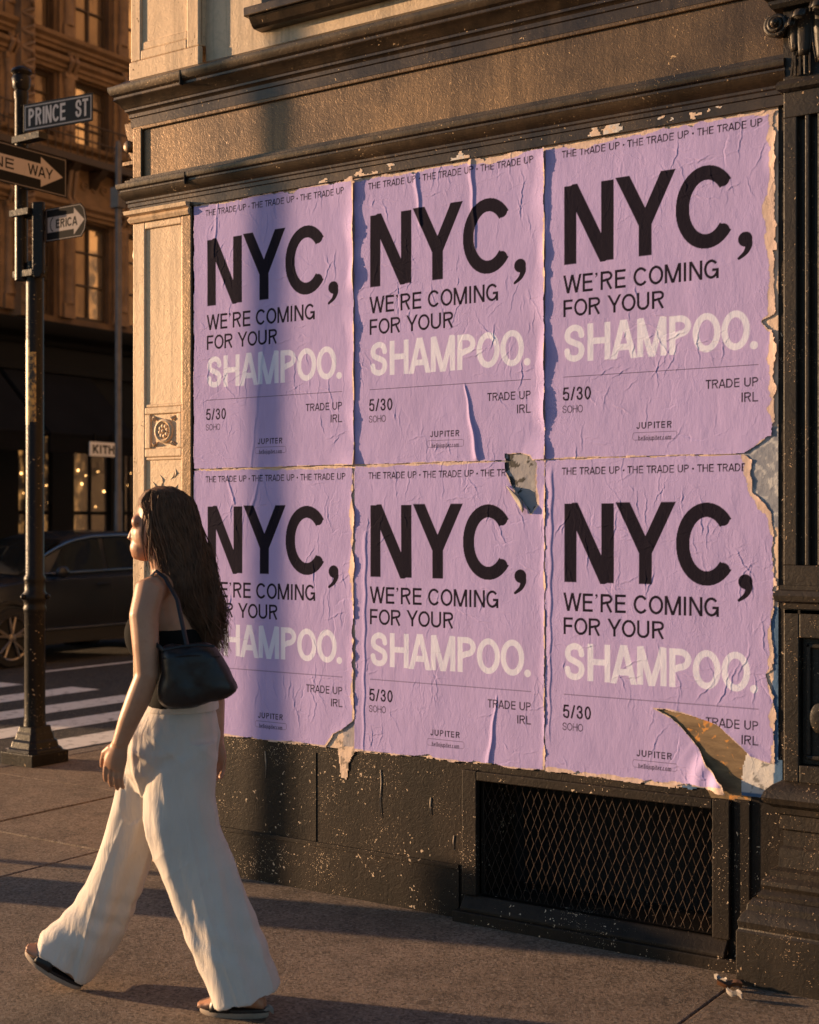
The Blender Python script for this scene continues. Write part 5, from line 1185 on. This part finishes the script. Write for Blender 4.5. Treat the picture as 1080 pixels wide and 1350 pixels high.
# hair
HR = [(642,216,.030,.030),(648,216,.066,.058),(660,217,.096,.080),(678,221,.098,.086),(698,229,.086,.089),(720,236,.078,.092),(745,243,.074,.10),(775,250,.068,.108),(805,258,.058,.104),(832,267,.044,.085),(852,275,.022,.045)]
hm = MB(); hm.loft([ringFL(cx, y, 0.0, a*.94, b_*.94, 26) for y, cx, a, b_ in HR])
hr_ = voxel(hm, 'hair', M['hair'], WM, .008, 3, lambda co, nr: co+nr*(.004*np.sin(((co-Jh)@RV)*120+((co-Jh)@FV)*150+4*np.sin(co[:,2]*14)))[:,None])
hs = MB(); rr = random.Random(21); ys_ = [h[0] for h in HR]
for k in range(2600):
    t = rr.uniform(-1, 1)*math.pi; ct_ = math.cos(t)
    # angle pi is the back of the head; the face side is left free below the hairline
    if ct_ > .55: 
        if rr.random() < .7: continue
    yb_ = 644+rr.random()*26; ye_ = rr.uniform(770, 868) if ct_ < .25 else rr.uniform(700, 775)
    pts = []; ph = rr.random()*6.28; sc2 = rr.uniform(.90, 1.07); fr_ = rr.uniform(.05, .09); dr = rr.uniform(-.012, .02)
    for q in np.linspace(0, 1, 11):
        y = yb_+(ye_-yb_)*q; cx = np.interp(y, ys_, [h[1] for h in HR]); a = np.interp(y, ys_, [h[2] for h in HR]); b_ = np.interp(y, ys_, [h[3] for h in HR])
        if y > 845: a, b_ = max(a, .03), max(b_, .05)
        tt = t+.20*min(1, q*1.6)*math.sin(y*.065+5*t)+.07*math.sin(y*fr_+ph)+.05*math.sin(y*fr_*2.3+ph*2); push = (.012*math.sin(y*.075+7*t)+.006*math.sin(y*fr_*1.3+ph))*q
        if ct_ > .25: tt = math.copysign(max(abs(tt), 1.05+.3*min(1, q*2)), tt)
        pts.append(J(cx, y, 0)+F3*(a*sc2*math.cos(tt)-dr*q*2+push)+L3*(b_*sc2*math.sin(tt)+push*.6))
    hs.tube(pts, [.0009]+[.0012]*6+[.0011,.001,.0007,.0003], 4, False)
hs.build('hair_strands', M['hair'], hr_, smooth=80)
fs_ = MB()    # loose wisps round the face and ends
for k in range(46):
    p0 = np.array(J(206+rr.uniform(-8, 6), 656+rr.uniform(-4, 10), -.06-rr.random()*.02)); e_ = np.array(J(205+rr.uniform(-9, 20), 735+rr.uniform(-10, 25), -.085+rr.uniform(-.02, .02))); mid = (p0+e_)/2+F3*rr.uniform(-.01, .022)+L3*.022
    q1 = p0*.55+mid*.45+L3*.012+F3*rr.uniform(-.004, .012); fs_.tube([p0, q1, mid, mid*.5+e_*.5+F3*rr.uniform(-.012, .012), e_], [.0015,.0026,.0026,.002,.0006], 4, False)
for k in range(70):
    a0 = rr.uniform(0, 1); s0 = np.array(J(248+26*a0+rr.uniform(-4, 12), 760+60*a0, rr.uniform(-.09, .08))); e_ = s0+RV*rr.uniform(.00, .05)-Z3*rr.uniform(.04, .12)+FV*rr.uniform(-.03, .03)
    fs_.tube([s0, (s0+e_)/2+RV*rr.uniform(-.006, .022), e_], [.002,.0018,.0005], 4, False)
fs_.build('loose_strands', M['hair'], hr_, smooth=80)

# bag hanging from her shoulder
BG = thing('shoulder_bag', 'soft black leather shoulder bag hanging at the walking woman\'s back', 'bag', tuple(J(262, 890, -.20)))
ol_ = [(214,856),(232,850),(262,848),(284,850),(295,866),(306,886),(316,904),(312,912),(285,922),(255,931),(228,934),(212,926),(209,905),(212,880)]
def sub(ol_, n=4):
    P = ol_; out = []
    for i in range(len(P)):
        p0, p1, p2, p3 = P[i-1], P[i], P[(i+1) % len(P)], P[(i+2) % len(P)]
        for t in np.linspace(0, 1, n, endpoint=False): out.append(tuple(.5*((2*p1[k])+(-p0[k]+p2[k])*t+(2*p0[k]-5*p1[k]+4*p2[k]-p3[k])*t*t+(-p0[k]+3*p1[k]-3*p2[k]+p3[k])*t**3) for k in (0, 1)))
    return out
olS = sub(ol_); cxb, cyb = 262, 893; bgm = MB()
bgm.loft([[J(cxb+(x-cxb)*k_, cyb+(y-cyb)*k_+(4 if k_ < 1 else 0), d) for x, y in olS] for k_, d in ((.55,-.272),(.80,-.266),(.93,-.252),(1.0,-.225),(1.0,-.17),(.96,-.145),(.8,-.13))])
def sag(co, nr):
    u = (co-Jh)@RV; z = co[:,2]; rg = np.random.default_rng(9); return co+nr*(.008*fbm(u*1.3, z*1.3, 10, rg, 3)+.004*np.sin(u*55+z*22)*sstep(.90, 1.1, z))[:,None]
bo = voxel(bgm, 'bag_body', M['leather'], BG, .006, 5, sag)
q = MB(); q.tube([J(216,857,-.262), J(240,852,-.268), J(262,850,-.268), J(283,852,-.26)], .004, 6); q.tube([J(214,868,-.262), J(250,864,-.272), J(290,866,-.262)], .0022, 5); q.build('bag_rim', M['leather'], BG, smooth=60)
q = MB(); 
for dd in (-.012, .012): q.tube([J(247,852,-.235+dd), J(241,825,-.21+dd), J(230,790,-.18+dd)-F3*.01, J(218,764,-.150+dd)+Z3*.006, J(206,756,-.135+dd)+Z3*.008, J(196,768,-.13+dd)+F3*.012, J(190,800,-.13+dd)+F3*.022, J(192,835,-.17+dd)+F3*.016-L3*.01, J(216,858,-.235+dd)], [.008]*9, 8, flat=.35)
q.build('bag_strap', M['leather'], BG, smooth=60)

# ================================================================== shadow casters outside the frame: a post, plus a bin and van added for shade
sx_, sy_ = .476-3.1*math.cos(AZ), -3.1*math.sin(AZ)
sp2 = thing('sign_post', 'slim grey steel sign post standing on the pavement left of the photo', 'street post', (sx_, sy_, 0))
m = MB(); m.lathe([(.06,0),(.06,.06),(.035,.08),(.035,5.6),(.02,5.64)], sx_, sy_, 16); m.build('shaft', M['polegrey'], sp2, smooth=40)
m = MB(); m.tube([(sx_, sy_, 5.5), (sx_+.03, sy_+.012, 5.75), (sx_+.0, sy_, 5.9)], .03, 8); m.build('cap', M['polegrey'], sp2, smooth=40)
lb = thing('shadow_bin', 'unseen round slatted bin added on the pavement to cast the shadow band', 'bin', (-2.45, -1.35, 0))  # added bin, kept low so its shadow band stays on the pavement
m = MB(); m.lathe([(.15,.02),(.17,.06),(.18,.72),(.19,.74),(.19,.78),(.16,.78),(.15,.70)], -2.45, -1.35, 24)
m.build('drum', M['bin'], lb, smooth=40)
m = MB()
for k in range(18): a = k*math.pi/9; m.tube([(-2.45+.183*math.cos(a), -1.35+.183*math.sin(a), .06), (-2.45+.19*math.cos(a), -1.35+.19*math.sin(a), .74)], .012, 5)
m.build('slats', M['bin'], lb)
dv = thing('shade_van', 'unseen white van added across the side street to shade the crosswalk', 'van', (-14.6, 2.6, -.135))  # van added as a low sun blocker over the crosswalk
m = MB(); m.prism([(-16.0+0,.25),(-16.0,2.35),(-13.6,2.35),(-13.55,2.2),(-13.55,.25)], 'y', 1.6, 6.2); m.build('cargo_box', M['van'], dv, bevel=.04)
m = MB(); m.prism([(.35,.30),(.35,1.0),(.5,1.15),(1.1,2.0),(1.58,2.1),(1.58,.30)], 'x', -15.8, -13.75); 
m.v = [(a, b_, c_) for a, b_, c_ in m.v]; m.build('cab', M['van'], dv, bevel=.05)
for yv in (.95, 5.2):
    for xv in (-15.85, -13.75):
        m = MB(); m.loft([[(xv+d, yv+.36*r_*math.cos(t), .225+.36*r_*math.sin(t)) for t in np.linspace(0, 2*math.pi, 24, endpoint=False)] for r_, d in ((.8,-.1),(1,-.08),(1,.08),(.8,.1))]); m.build('wheel', M['tyre'], dv, smooth=40)
